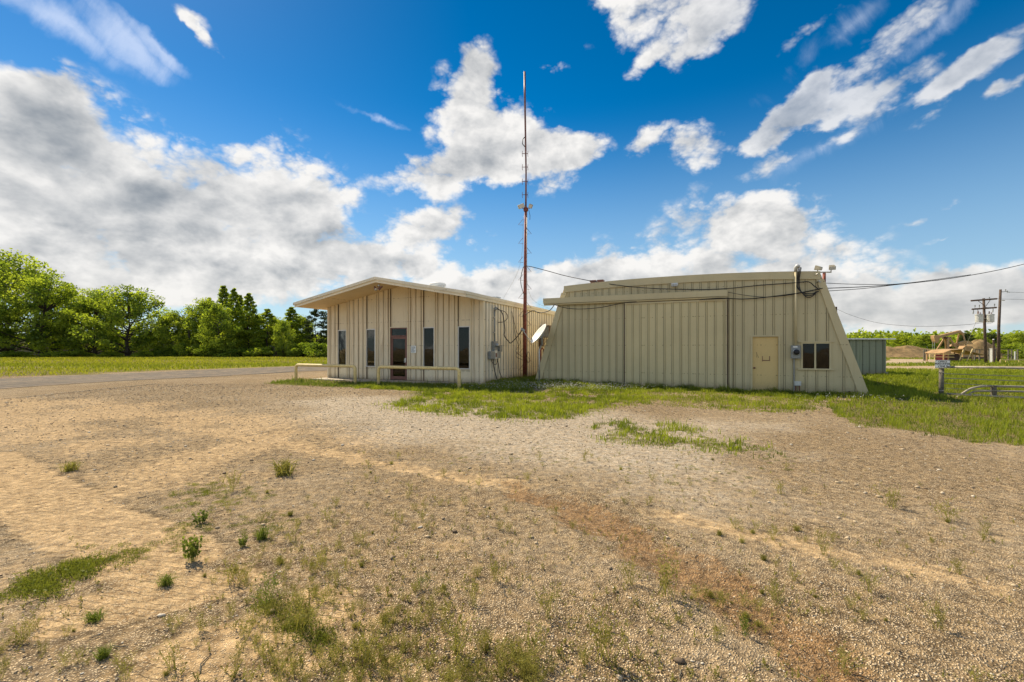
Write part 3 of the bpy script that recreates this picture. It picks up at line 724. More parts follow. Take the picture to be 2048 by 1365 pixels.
def notice():
    x = ofx(828); y = -.047; o = thing('notice', 'small white paper notice with printed lines on cream wall right of glass door', 'notice', oW(x, y, 1.55), ROT)
    MB().box(-.15, .15, -.004, .004, -.17, .17).build('paper', M['sign_white'], o)
    t = MB(); random.seed(4)
    for k, wds in enumerate(((.05, .07, .06), (.06, .05, .08), (.04, .06, .03), (.03, .09), (.07, .05, .06), (.05, .03, .05))):
        p = -.12
        for w in wds: t.box(p, p + w, -.007, -.0045, .105 - k * .048, .128 - k * .048); p += w + .02
    t.build('printed_lines', M['ink'], o)


notice()


def pipe_rail(a, b, label):
    a = Vector(a); b = Vector(b); h = .80; r = .068; rad = .14; d = (b - a).normalized(); z0 = -.3
    pts = [a + Vector((0, 0, z0)), a + Vector((0, 0, h - rad))]
    for k in range(1, 6):
        q = k / 6 * math.pi / 2; pts.append(a + d * (rad - rad * math.cos(q)) + Vector((0, 0, h - rad + rad * math.sin(q))))
    pts += [a + d * rad + Vector((0, 0, h)), b - d * rad + Vector((0, 0, h))]
    for k in range(1, 6):
        q = k / 6 * math.pi / 2; pts.append(b - d * (rad - rad * math.sin(q)) + Vector((0, 0, h - rad + rad * math.cos(q))))
    pts += [b + Vector((0, 0, h - rad)), b + Vector((0, 0, z0))]
    o = MB().tube(pts, r, 14).build('pipe_rail', M['rail'], None, smooth=True)
    tag(o, label, 'pipe rail', 'bent pipe rails before the office')


pipe_rail((-10.35, 21.8, 0), (-7.0, 20.3, 0), 'bent cream pipe rail before the two leftmost windows of the office')
pipe_rail((-5.73, 19.54, 0), (-2.08, 17.9, 0), 'bent cream pipe rail before the glass door and sign')


def side_services():
    X = OHW + .036
    # power entry on the side wall
    o = thing('service_mast', 'grey conduit with weatherhead and meter can on ribbed side wall', 'conduit', oW(X, .95, 0), ROT)
    MB().tube([(.05, 0, 1.85), (.05, 0, 3.36)], .035, 10).build('conduit', M['grey_box'], o, smooth=True)
    MB().lathe([(.05, 0), (.075, .03), (.075, .10), (.045, .16), (0, .17)], 12, Matrix.Translation((.07, .0, 3.35)) @ Matrix.Rotation(R(28), 4, 'Y')).build('weatherhead', M['grey_box'], o, smooth=True)
    for z in (3.0, 2.3): MB().box(.0, .09, -.06, .06, z, z + .05).build('bracket', M['steel'], o)
    can = MB().box(0, .14, -.16, .16, 1.50, 1.92).build('meter_can', M['grey_box'], o, bevel=.01)
    mt = Matrix.Translation((.14, .02, 1.74)) @ Matrix.Rotation(R(90), 4, 'Y')
    MB().lathe([(.10, 0), (.10, .03), (.085, .05), (.085, .13), (.06, .15), (0, .155)], 18, mt).build('meter', M['steel'], can, smooth=True)
    p = thing('breaker_panel', 'dark grey double breaker box with cables under the meter on side wall', 'electric box', oW(X, .9, 0), ROT)
    MB().box(0, .15, -.48, -.10, 1.12, 1.46).build('enclosure', M['grey_box'], p, bevel=.012)
    MB().box(0, .17, .16, .48, 1.14, 1.46).build('enclosure', M['grey_box'], p, bevel=.012)
    MB().box(0, .16, -.099, .159, 1.10, 1.50).build('center_box', M['offwhite_metal'], p, bevel=.01)
    MB().box(.161, .166, -.05, .09, 1.2, 1.38).build('label_plate', M['bronze'], p)
    q = thing('small_box', 'small grey switch box right of the meter can on side wall', 'electric box', oW(X, 1.45, 0), ROT)
    MB().box(0, .16, -.14, .14, 1.44, 1.76).build('enclosure', M['grey_box'], q, bevel=.012); MB().box(.161, .18, -.02, .02, 1.55, 1.65).build('switch_handle', M['steel'], q)
    L = lambda pts: [oW(X + a, b, c) for a, b, c in pts]
    k = M['black_cable']; g = 'loose cables on the office side wall'
    cable('black_cable', L([(.07, .8, 1.12), (.1, .82, .7), (.12, 1.0, .3), (.15, 1.15, -.05)]), .022, k, 'black cable dropping straight from breaker box to the ground', g)
    cable('black_cable', L([(.07, 1.2, 1.14), (.12, 1.25, .8), (.08, 1.5, .4), (.12, 1.95, -.02)]), .018, k, 'black cable curving out from breaker box to the weeds', g)
    cable('black_cable', L([(.08, .5, 1.13), (.14, .62, .92), (.14, .95, .86), (.08, 1.25, 1.13)]), .014, k, 'short black cable loop hanging under the breaker box', g)
    mast = Vector((.65, 23., 0)); tm = lambda z, dx=-.1: mast + Vector((dx, -.02, z))
    cable('black_cable', L([(.16, .98, 3.46), (.28, 1.35, 3.2), (.3, 1.55, 2.5), (.3, 1.5, 2.2), (.32, 1.9, 1.95)]) + [tm(2.35) + Vector((-.55, -.7, -.45)), tm(2.6), tm(3.3)], .024, k, 'thick black cable sagging from weatherhead to the rusty mast', g)
    cable('black_cable', L([(.16, 1.0, 3.40), (.25, 1.75, 3.3), (.26, 1.95, 3.05), (.2, 1.6, 2.85), (.1, 1.2, 2.8)]), .016, k, 'small black cable loop just beside the weatherhead', g)
    cable('thin_cable', L([(.05, 2.9, 3.45), (.09, 3.3, 2.6), (.12, 3.8, 1.9)]) + [tm(1.35) + Vector((-.35, 0, .1)), tm(1.15)], .011, k, 'thin wire slanting down the side wall to the mast', g)
    cable('thin_cable', L([(.05, 2.95, 3.4), (.1, 3.2, 2.3), (.14, 3.6, 1.6)]) + [tm(1.1) + Vector((-.35, 0, .1)), tm(1.0)], .010, k, 'thin wire with the lower sag between eave and mast foot', g)
    # window air conditioner far along the side wall
    a = thing('air_conditioner', 'dark window air conditioner box behind the satellite dish', 'air conditioner', oW(X, 7.6, 2.25), ROT)
    MB().box(0, .55, -.48, .48, 0, .68).build('case', M['pump_dark'], a, bevel=.015)
    gr_ = MB()
    for i in range(12): gr_.box(.551, .565, -.44, .44, .05 + i * .05, .068 + i * .05)
    gr_.build('grille', M['grey_box'], a); MB().box(.0, .5, -.54, -.481, .0, .62).build('side_panel', M['grey_box'], a); 
    for y_ in (-.3, .3): MB().tube([(.05, y_, 0), (.45, y_, -.02), (.05, y_, -.5)], .02, 6).build('bracket', M['steel'], a)
    gm = thing('gas_meter', 'rusty brown pipework and regulator low on side wall behind dish post', 'gas meter', oW(X, 7.0, 0), ROT)
    MB().tube([(.15, -.25, -.1), (.15, -.25, 1.5), (.15, 0, 1.62), (.15, .25, 1.5), (.15, .25, .5)], .04, 8).build('pipe', M['rust'], gm, smooth=True)
    MB().lathe([(.16, 0), (.2, .05), (.2, .25), (.14, .32), (0, .34)], 16, Matrix.Translation((.2, .25, .35))).build('regulator', M['pump_dark'], gm, smooth=True)
    MB().box(0, .2, -.16, .16, 1.7, 2.15).build('control_box', M['pump_dark'], gm, bevel=.01)


side_services()


def antenna_mast():
    x, y = .65, 23.
    o = thing('antenna_mast', 'tall rusty red pole mast with climbing rungs and thin dipole antenna on top', 'mast', (x, y, hz(x, y)))
    MB().tube([(0, 0, -.3), (.01, 0, 3), (.03, 0, 6), (.05, 0, 8.55)], [.105, .10, .085, .07], 14).build('pole', M['rust'], o, smooth=True)
    MB().tube([(.09, -.05, 1.2), (.09, -.05, 4), (.105, -.05, 8.4)], .016, 6).build('riser_cable', M['offwhite_metal'], o, smooth=True)
    random.seed(2)
    for k in range(17):
        z = .35 + k * .46 + random.uniform(-.05, .05); s = 1 if k % 2 else -1; L = .25; e = .10
        MB().tube([(s * .08, 0, z), (s * (.08 + L), -.02, z), (s * .09, 0, z + .30)], .011, 5).build('rung', M['bronze'], o)
    MB().tube([(.05, 0, 8.5), (.06, 0, 10.4), (.03, 0, 12.4), (0, 0, 14.2), (-.01, 0, 15.5)], [.045, .04, .045, .05, .05], 8).build('antenna_tube', M['bronze'], o, smooth=True)
    MB().tube([(.0, 0, 12.2), (-.1, 0, 12.1), (-.12, 0, 11.85), (.01, 0, 11.7)], .022, 6).build('loop_cable', M['black_cable'], o, smooth=True)
    for z in (11.36, 10.68, 9.95, 9.28):
        d = MB().tube([(-.12, 0, z), (.16, 0, z)], .016, 5)
        for s in (-.12, .16): d.tube([(s, 0, z - .16), (s - .015, 0, z), (s, 0, z + .14)], .012, 5)
        d.build('dipole', M['bronze'], o)
    # lamp heads at the collar
    for s, w in ((-1, .30), (1, .18)):
        mt = Matrix.Translation((s * .24 + .05, -.08, 8.68)) @ Matrix.Rotation(s * R(22), 4, 'Y') @ Matrix.Rotation(R(18), 4, 'X')
        h = MB().box(-w / 2, w / 2, -.16, .14, -.10, .10, mt).tube([(.05, 0, 8.55), (s * .2 + .05, -.05, 8.58)], .02, 6).build('lamp_head', M['lamp_tan'], o, bevel=.02)
        MB().box(-w / 2 + .02, w / 2 - .02, -.168, -.161, -.08, .08, mt).build('lens', M['lens'], h)
    MB().lathe([(.11, 8.45), (.12, 8.50), (.12, 8.60), (.06, 8.66)], 14, Matrix.Translation((.05, 0, 0))).build('collar', M['rust'], o)
    MB().tube([(.2, -.05, 8.5), (.26, -.05, 8.2), (.25, -.05, 8.0)], .012, 5).build('loop_cable', M['black_cable'], o)
    MB().tube([(.17 + .09 * math.cos(a * .7), -.12, 1.05 + .28 * math.sin(a * .7) + .01 * (a % 3)) for a in range(34)], .012, 5).build('cable_coil', M['black_cable'], o, smooth=True)


antenna_mast()


def dish():
    x, y = 1.24, 20.35
    o = thing('satellite_dish', 'white satellite dish on a thin post between mast and metal barn', 'satellite dish', (x, y, hz(x, y)))
    MB().tube([(-.02, 0, -.2), (-.02, 0, 1.45), (.12, .25, 1.72)], .038, 10).build('post', M['steel'], o, smooth=True)
    axis_ = Vector((-.78, -.20, .59)).normalized(); q = axis_.to_track_quat('Z', 'Y').to_matrix().to_4x4()
    m = Matrix.Translation((.06, .08, 2.08)) @ q
    prof = [(0, 0)] + [(.53 * k / 9, .16 * (k / 9) ** 2) for k in range(1, 10)]
    prof2 = [(.54, .158), (.54, .15)] + [(.53 * k / 9, .16 * (k / 9) ** 2 - .018) for k in range(8, 0, -1)] + [(0, -.018)]
    MB().lathe(prof + prof2, 36, m).build('reflector', M['white'], o, smooth=True)
    low = m @ Vector((0, 0, .16)); down = (Vector((0, 0, -1)) - axis_ * Vector((0, 0, -1)).dot(axis_)).normalized()
    rim = low + down * .53; tip = m @ Vector((0, 0, .86)) + down * .30
    MB().tube([rim, rim.lerp(tip, .5), tip], .022, 8).build('feed_arm', M['steel'], o)
    MB().tube([tip + axis_ * .09 - down * .02, tip - axis_ * .12 + down * .0], [.035, .06], 10).box(-.05, .05, -.05, .05, -.07, .07, Matrix.Translation(tip) @ q).build('receiver', M['grey_box'], o)
    MB().tube([(.12, .25, 1.68), m @ Vector((.0, 0, -.03))], .05, 8).box(-.14, .14, -.14, .14, -.06, -.02, m).build('mount', M['grey_box'], o)


dish()


def barn():
    ox, oy = 9.62 - .912 * 3.1, 17.3 + .41 * 3.1
    b = thing('metal_barn', 'olive tan metal barn with sloping ends, sliding door and shallow curved roof', 'barn', (ox, oy, 0), ROT)
    BW, TW, D = 6.3, 4.86, 14.
    arc = lambda x: 4.55 - .15 * (abs(x) / TW) ** 2.2
    edge = lambda x: (BW - abs(x)) / (BW - TW) * arc(TW)
    top = lambda x: min(arc(x) - .02, edge(x))
    tox = lambda px: ((px - CX) / F * 17.3 - 9.62) / (.912 + .41 * (px - CX) / F) + 3.1
    B0 = -.25; f = lambda a, d, z: (a, -d, z); ft = lambda x: min(arc(x) - .29, edge(x) - .2)
    sx0, sx1 = tox(1251), tox(1453.5); dx0, dx1 = tox(1502.5), tox(1559); wx0, wx1 = tox(1602), tox(1662)
    dtop, wz0, wz1 = 2.08, .86, 1.82
    w = MB(); st = -BW + .12; c0 = lambda a: B0
    ribbed(w, -BW, dx0, c0, ft, f, start=st); ribbed(w, dx0, dx1, lambda a: dtop, ft, f, start=dx0 + .14); ribbed(w, dx1, wx0, c0, ft, f, start=dx1 + .16)
    ribbed(w, wx0, wx1, lambda a: wz1, ft, f, start=wx0 + .16, pitch=.33); ribbed(w, wx0, wx1, c0, lambda a: wz0, f, start=wx0 + .16, pitch=.33); ribbed(w, wx1, BW, c0, ft, f, start=wx1 + .02, pitch=.36)
    w.build('front_wall', M['barn'], b)
    # sloping ends and roof as one bent skin
    sk = MB(); n = 16; prof = [(-BW, 0)] + [(-TW + 2 * TW * k / n, arc(-TW + 2 * TW * k / n) - .03) for k in range(n + 1)] + [(BW, 0)]
    prof = [(-BW - .08, -.25)] + prof[1:-1] + [(BW + .08, -.25)]
    inn = [(x * .985, z - .06) for x, z in prof[::-1]]
    sk.prism(prof + inn, .03, D, lambda x, z, y: (x, y, z)); sk.build('roof', M['barn'], b)
    MB().add([(-BW, D, -.2), (-TW, D, 4.35), (TW, D, 4.35), (BW, D, -.2)], [(0, 1, 2, 3)]).build('far_wall', M['barn'], b)
    fa = MB(); up = [(-TW + 2 * TW * k / n, arc(-TW + 2 * TW * k / n)) for k in range(n + 1)]; lo = [(x, z - .29) for x, z in up]
    for i in range(n): fa.prism([lo[i], lo[i + 1], up[i + 1], up[i]], -.06, .05, lambda x, z, y: (x, y, z))
    fa.build('roof_fascia', M['barn_trim'], b)
    for s in (-1, 1):
        z1 = arc(TW) - .295; x1 = TW + (BW - TW) * (1 - z1 / arc(TW)) * 1.; wd = .27
        et = MB(); et.prism([(s * (BW + .08), -.25), (s * (BW + .08 - wd * 1.15), -.25), (s * (x1 - wd * 1.02 + .06), z1), (s * (x1 + .02), z1)], -.052, .06, lambda x, z, y: (x, y, z))
        et.build('end_trim', M['barn_trim'], b)
    # sliding door
    sd = MB(); g = lambda a, d, z: (a, -.10 - d, z)
    ribbed(sd, sx0 + .05, sx1 - .05, lambda a: -.06, lambda a: 3.46, g, start=sx0 + .32, pitch=.318)
    slide = sd.build('sliding_door', M['barn_slide'], b)
    for xx in (sx0 - .035, sx1 + .005): MB().box(xx, xx + .03, -.09, -.038, -.07, 3.50).build('gap_shade_strip', M['pump_dark'], slide)  # dark strips put in as the shade around the sliding door
    MB().box(sx0, sx1, -.085, -.05, 3.522, 3.57).build('gap_shade_strip', M['pump_dark'], slide)
    MB().box(sx0, sx0 + .05, -.15, -.04, -.07, 3.52).box(sx1 - .05, sx1, -.15, -.04, -.07, 3.52).box(sx0 + .05, sx1 - .05, -.15, -.06, 3.46, 3.52).build('door_frame', M['barn_trim'], slide)
    MB().box(sx1 + .10, sx1 + .17, -.10, -.036, -.1, 3.6).build('door_stop', M['barn'], b)
    tx0 = tox(1089.5); hd = MB().box(tx0, sx1 + .02, -.20, -.03, 3.66, 3.86).box(tx0, sx1 + .02, -.225, -.20, 3.63, 3.868).build('track_cover', M['barn_trim'], b)
    MB().tube([(tx0 + .02, -.14, 3.59), (sx1, -.14, 3.59)], .045, 8).build('track_rail', M['barn_trim'], hd)
    # walk door
    d = MB().box(dx0 + .045, dx1 - .045, .03, .07, -.10, dtop - .045).build('door', M['barn_door'], b)
    MB().box(dx0 - .02, dx0 + .04, -.045, .08, -.12, dtop).box(dx1 - .04, dx1 + .02, -.045, .08, -.12, dtop).box(dx0 - .02, dx1 + .02, -.046, .08, dtop - .04, dtop + .02).build('door_frame', M['barn_trim'], d)
    mt = Matrix.Translation((dx0 + .11, .03, .85)) @ Matrix.Rotation(R(90), 4, 'X')
    MB().lathe([(.035, 0), (.035, .01), (.015, .015), (.015, .04), (.03, .05), (.03, .075), (0, .08)], 14, mt).build('knob', M['bronze'], d, smooth=True)
    xm = (dx0 + dx1) / 2 + .03
    MB().box(xm - .13, xm - .112, .012, .029, 1.10, 1.30).box(xm + .11, xm + .128, .012, .029, 1.14, 1.30).box(xm - .13, xm + .128, .010, .0285, 1.125, 1.15).build('bracket', M['bronze'], d)
    MB().tube([(dx0 + .19, .028, 1.25), (dx0 + .17, .028, 1.46), (dx0 + .25, .028, 1.24)], .006, 4).build('scratch_mark', M['grey_wood'], d)
    # window
    e = .05; wn = MB().box(wx0, wx0 + e, -.04, .09, wz0, wz1).box(wx1 - e, wx1, -.04, .09, wz0, wz1).box(wx0 + e, wx1 - e, -.041, .09, wz1 - e, wz1).box(wx0 - .10, wx1 + .08, -.075, .09, wz0 - .05, wz0).box(wx0 - .10, wx1 + .08, -.06, .05, wz1, wz1 + .035)
    xm = (wx0 + wx1) / 2 - .02; wn.box(xm - .025, xm + .025, -.02, .07, wz0, wz1 - e); win = wn.build('window', M['barn_trim'], b)
    MB().box(wx0 + e, xm - .025, .05, .055, wz0, wz1 - e).build('pane', M['glass'], win); MB().box(xm + .025, wx1 - e, .028, .033, wz0, wz1 - e).build('pane', M['glass'], win)
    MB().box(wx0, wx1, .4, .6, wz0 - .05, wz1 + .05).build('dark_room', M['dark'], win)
    # two stub vents on the roof
    for px, dy in ((1185, 2.0), (1201.5, 2.0)):
        dd = 22.; p = W(px, 563, dd); lx = (p.x - ox) * U.x + (p.y - oy) * U.y
        MB().box(lx - .12, lx + .12, dy, dy + .25, 4.2, 4.82).box(lx - .15, lx + .15, dy - .03, dy + .28, 4.822, 4.90).build('roof_vent', M['bronze'], b)
    toW = lambda x, y, z: Vector((ox, oy, 0)) + U * x + VB * y + Vector((0, 0, z))
    return toW, tox


bW, btx = barn()


def barn_services():
    x = btx(1590.5)
    o = thing('electric_service', 'round electric meter and tall tan conduit on barn wall left of window', 'electric meter', bW(x, -.035, 0), ROT)
    MB().tube([(0, -.06, 1.70), (0, -.06, 4.45)], .04, 10).build('conduit', M['barn_trim'], o, smooth=True)
    MB().tube([(0, -.06, 4.42), (.0, -.07, 4.56), (.05, -.12, 4.64), (.10, -.16, 4.60)], [.05, .07, .07, .05], 10).build('weatherhead', M['offwhite_metal'], o, smooth=True)
    can = MB().box(-.15, .15, -.13, 0, 1.22, 1.70).build('meter_can', M['grey_box'], o, bevel=.012)
    mt = Matrix.Translation((0.01, -.13, 1.46)) @ Matrix.Rotation(R(90), 4, 'X')
    MB().lathe([(.115, 0), (.115, .03), (.10, .045)], 22, mt).build('meter_ring', M['steel'], can); MB().lathe([(.098, .03), (.098, .10), (.07, .13), (0, .135)], 22, mt).build('meter', M['ink'], can, smooth=True)
    MB().box(-.09, .05, -.134, -.1305, 1.63, 1.67).build('label_plate', M['sign_white'], can)
    MB().tube([(-.05, -.05, 1.22), (-.05, -.05, -.1)], .02, 8).build('conduit', M['grey_box'], o)
    MB().box(-.04, .17, -.10, -.0, .22, .38).build('junction_box', M['offwhite_metal'], o, bevel=.01)
    MB().tube([(.0, -.05, .22), (.0, -.05, -.1)], .022, 6).tube([(.12, -.05, .22), (.12, -.05, -.1)], .022, 6).build('conduit', M['bronze'], o)
    lx = btx(1349.5)
    l = thing('wall_lamp', 'small white caged lamp on barn wall above the sliding door track', 'lamp', bW(lx, -.035, 4.18), ROT)
    MB().box(-.13, .13, -.05, 0, -.03, .08).build('base', M['white'], l, bevel=.01); MB().box(-.11, .11, -.13, -.05, -.07, .03).build('lens', M['lens'], l, bevel=.02)
    c = MB()
    for k in range(4): c.box(-.10 + k * .062, -.085 + k * .062, -.145, -.05, -.075, .04)
    c.build('cage', M['grey_box'], l)
    vx = btx(1698); vt = tag(MB().lathe([(.05, 0), (.05, .05), (.03, .05), (.03, 0)], 14, Matrix.Translation(bW(vx, -.03, .03)) @ Matrix.Rotation(ROT, 4, 'Z') @ Matrix.Rotation(R(90), 4, 'X')).build('pipe_stub', M['pump_dark']), 'small dark pipe stub low on barn wall near its sloping end', 'pipe')
    # flood light post behind
    p = thing('flood_light_post', 'rusty post with two flood lights behind the sloping end of the barn', 'light post', (15.85, 23.1, 0))
    MB().tube([(0, 0, -.2), (0, 0, 5.42)], .075, 10).build('post', M['rust'], p, smooth=True); MB().tube([(-.36, 0, 5.46), (.36, 0, 5.46)], .03, 6).build('crossbar', M['steel'], p)
    for s in (-1, 1):
        wd = .085 if s < 0 else .115
        mt = Matrix.Translation((s * .34, -.05, 5.66)) @ Matrix.Rotation(R(32), 4, 'Z') @ Matrix.Rotation(R(18), 4, 'X') if s < 0 else Matrix.Translation((.36, -.05, 5.68)) @ Matrix.Rotation(R(-25), 4, 'Z') @ Matrix.Rotation(R(20), 4, 'X')
        h = MB().prism([(-.15, -.085), (.14, -.12), (.14, .12), (-.15, .085)], -wd, wd, lambda a, c_, w_: mt @ Vector((w_ * (1 + .25 * (a < 0)), a, c_))).tube([(s * .34, 0, 5.46), (s * .34, -.02, 5.60)], .025, 6).build('lamp_head', M['lamp_tan'], p, bevel=.015)
        MB().box(-wd * 1.1, wd * 1.1, -.162, -.152, -.07, .07, mt).build('lens', M['lens'], h)
    k = M['black_cable']; g = 'overhead cables at the barn'
    mast = Vector((.72, 22.92, 0))
    anchor = bW(btx(1637), -.09, 3.98)
    fr = lambda px, py, off=-.12: (lambda lx: bW(lx, off, CAMH + (HY - py) / F * bW(lx, off, 0).y))(btx(px))
    cable('black_cable', [mast + Vector((-.1, -.1, 4.2)), mast + Vector((-.28, -.12, 4.9)), mast + Vector((-.2, -.14, 5.5)), mast + Vector((0, -.12, 5.72)), W(1090, 541, 22.3), W(1135, 553, 21.5), W(1200, 565.5, 20.), fr(1275, 575, -.3), fr(1360, 579, -.2), fr(1440, 578.5), fr(1520, 571), fr(1590, 566), fr(1615, 564), fr(1628, 573), fr(1637, 580)], .017, k, 'thick black cable from the mast draped along the top of barn', g)
    cable('black_cable', [mast + Vector((-.05, -.1, 3.3)), W(1066, 622, 22.6), W(1080, 626, 22.), W(1098, 622, 21.3), fr(1112, 611, -.26)], .020, k, 'short black cable sagging from the mast to the door track end', g)
    cable('thin_cable', [fr(1112, 610, -.25), fr(1135, 616.5, -.2), fr(1165, 618.5, -.15), fr(1205, 615, -.15), fr(1250, 606, -.24), fr(1275, 604, -.24)], .014, k, 'thin cable sagging under the left half of door track', g)
    cable('black_cable', [fr(1400, 600, -.27), fr(1440, 597, -.27), fr(1490, 598.5), fr(1540, 594), fr(1590, 587.5), fr(1625, 581), fr(1640, 577.5)], .019, k, 'black cable swooping from the sliding door track to barn corner', g)
    cable('thin_cable', [fr(1456, 585, -.2), fr(1490, 591), fr(1530, 594.5), fr(1575, 591), fr(1625, 582)], .010, k, 'thinnest wire sagging between door track and barn corner', g)
    wh = bW(x + .08, -.22, 4.58)
    for i, (dz, dx) in enumerate(((0, 0), (.0, .05), (-.02, .09))):
        lab = ('innermost black cable hanging from barn weatherhead in a long curve', 'middle black cable hanging from barn weatherhead in a curve', 'outermost black cable looping lowest from the barn weatherhead')[i]
        cable('black_cable', [wh + Vector((dx, 0, dz)), fr(1593 + i * 2.2, 560), fr(1593 + i * 3, 575 + i * 2), fr(1605 + i * 3, 586 + i * 4), fr(1622, 588 + i * 3), fr(1634, 583)], .016, k, lab, g)
    far = Vector((33, 26, 7.6))
    def sag(a, b_, s, n=9): return [a.lerp(b_, i / n) - Vector((0, 0, s * 4 * (i / n) * (1 - i / n))) for i in range(n + 1)]
    a0 = fr(1640, 577.5)
    cable('service_cable', sag(a0, far, .55), .016, k, 'lower twisted service cable running from barn corner off to the right', g)
    J = a0.lerp(far, .22) - Vector((0, 0, .36)); cable('service_cable', [fr(1632, 566), fr(1632, 566).lerp(J, .5) - Vector((0, 0, .05)), J, a0.lerp(far, 4 / 9) - Vector((0, 0, .52))], .011, k, 'upper thin service wire running from barn corner off to the right', g)
    cable('service_cable', [fr(1630, 584), fr(1630, 584).lerp(J, .5) - Vector((0, 0, .05)), J - Vector((0, 0, .02)), a0.lerp(far, 3 / 9) - Vector((0, 0, .50))], .012, k, 'bottom service wire joining the twisted cable right of the barn', g)
    for i, (px, py) in enumerate(((1637, 560), (1640, 563))): pass
    hk = MB().tube([bW(btx(1634), -.06, 4.02), bW(btx(1636), -.16, 4.05), bW(btx(1639), -.16, 3.98)], .02, 6).tube([bW(btx(1630), -.06, 4.28), bW(btx(1634), -.14, 4.3)], .02, 6).build('cable_hook', M['steel']); tag(hk, 'small steel cable hook at the top corner of the barn', 'hook')


barn_services()


# mast guy wires
cable('guy_wire', [Vector((.58, 23, 8.3)), W(1040, 530, 23.5), oW(2.6, 6.2, 4.45)], .006, M['wire_steel'], 'hair thin guy wire from mast head down to office roof', 'guy wires of the mast')
cable('guy_wire', [Vector((.72, 23, 5.2)), W(1066, 600, 24.), oW(4.5, 10., 4.0)], .006, M['wire_steel'], 'short guy wire from mast down to the office eave', 'guy wires of the mast')


# ------------------------------------------------------------------ right-hand side: shed, gate, poles, pump jack
def shed():
    d = 28.0; a = W(1640, 750, d); e = W(1773, 750, d); z0 = -.1; h = 2.16
    o = thing('metal_shed', 'low grey green corrugated metal shed behind the barn with pale roof edge', 'shed', (a.x, d, 0), R(2))
    L = e.x - a.x; w = MB(); ribbed(w, 0, L, lambda x: z0, lambda x: h, lambda x, dd, z: (x, -dd, z), pitch=.42, w=.05, d=.025)
    w.build('front_wall', M['shed_green'], o)
    s = MB(); ribbed(s, 0, 2.6, lambda x: z0, lambda x: h, lambda x, dd, z: (L + dd, x, z), pitch=.42, w=.05, d=.025); s.build('side_wall', M['shed_green'], o)
    MB().box(0, .04, .03, 2.6, z0, h).box(.04, L - .03, 2.58, 2.62, z0, h).build('far_wall', M['shed_green'], o)
    MB().box(L - .05, L + .05, -.05, -.026, z0, h - .02).build('corner_trim', M['shed_green'], o)
    MB().box(-.1, L + .55, -.16, 2.8, h + .003, h + .05).box(-.1, L + .56, -.19, -.161, h - .02, h + .058).build('roof', M['white'], o)
    MB().box(L - .08, L + .12, -.14, -.02, -.2, .12).build('foot_block', M['concrete'], o)


shed()


def text_mesh(name, body, size, mat, parent, loc, rot=(R(90), 0, 0), shear=0., sx=1.):
    c = bpy.data.curves.new('text', 'FONT'); c.body = body; c.size = size; c.align_x = 'CENTER'; c.align_y = 'CENTER'; c.extrude = .002; c.shear = shear; c.offset = size * .016
    t = bpy.data.objects.new('text', c); COL.objects.link(t); bpy.context.view_layer.update()
    me = bpy.data.meshes.new_from_object(t.evaluated_get(bpy.context.evaluated_depsgraph_get())); bpy.data.objects.remove(t)
    me.materials.clear(); me.materials.append(mat); o = bpy.data.objects.new(name, me); COL.objects.link(o); o.parent = parent; o.location = loc; o.rotation_euler = rot; o.scale = (sx, 1, 1); return o


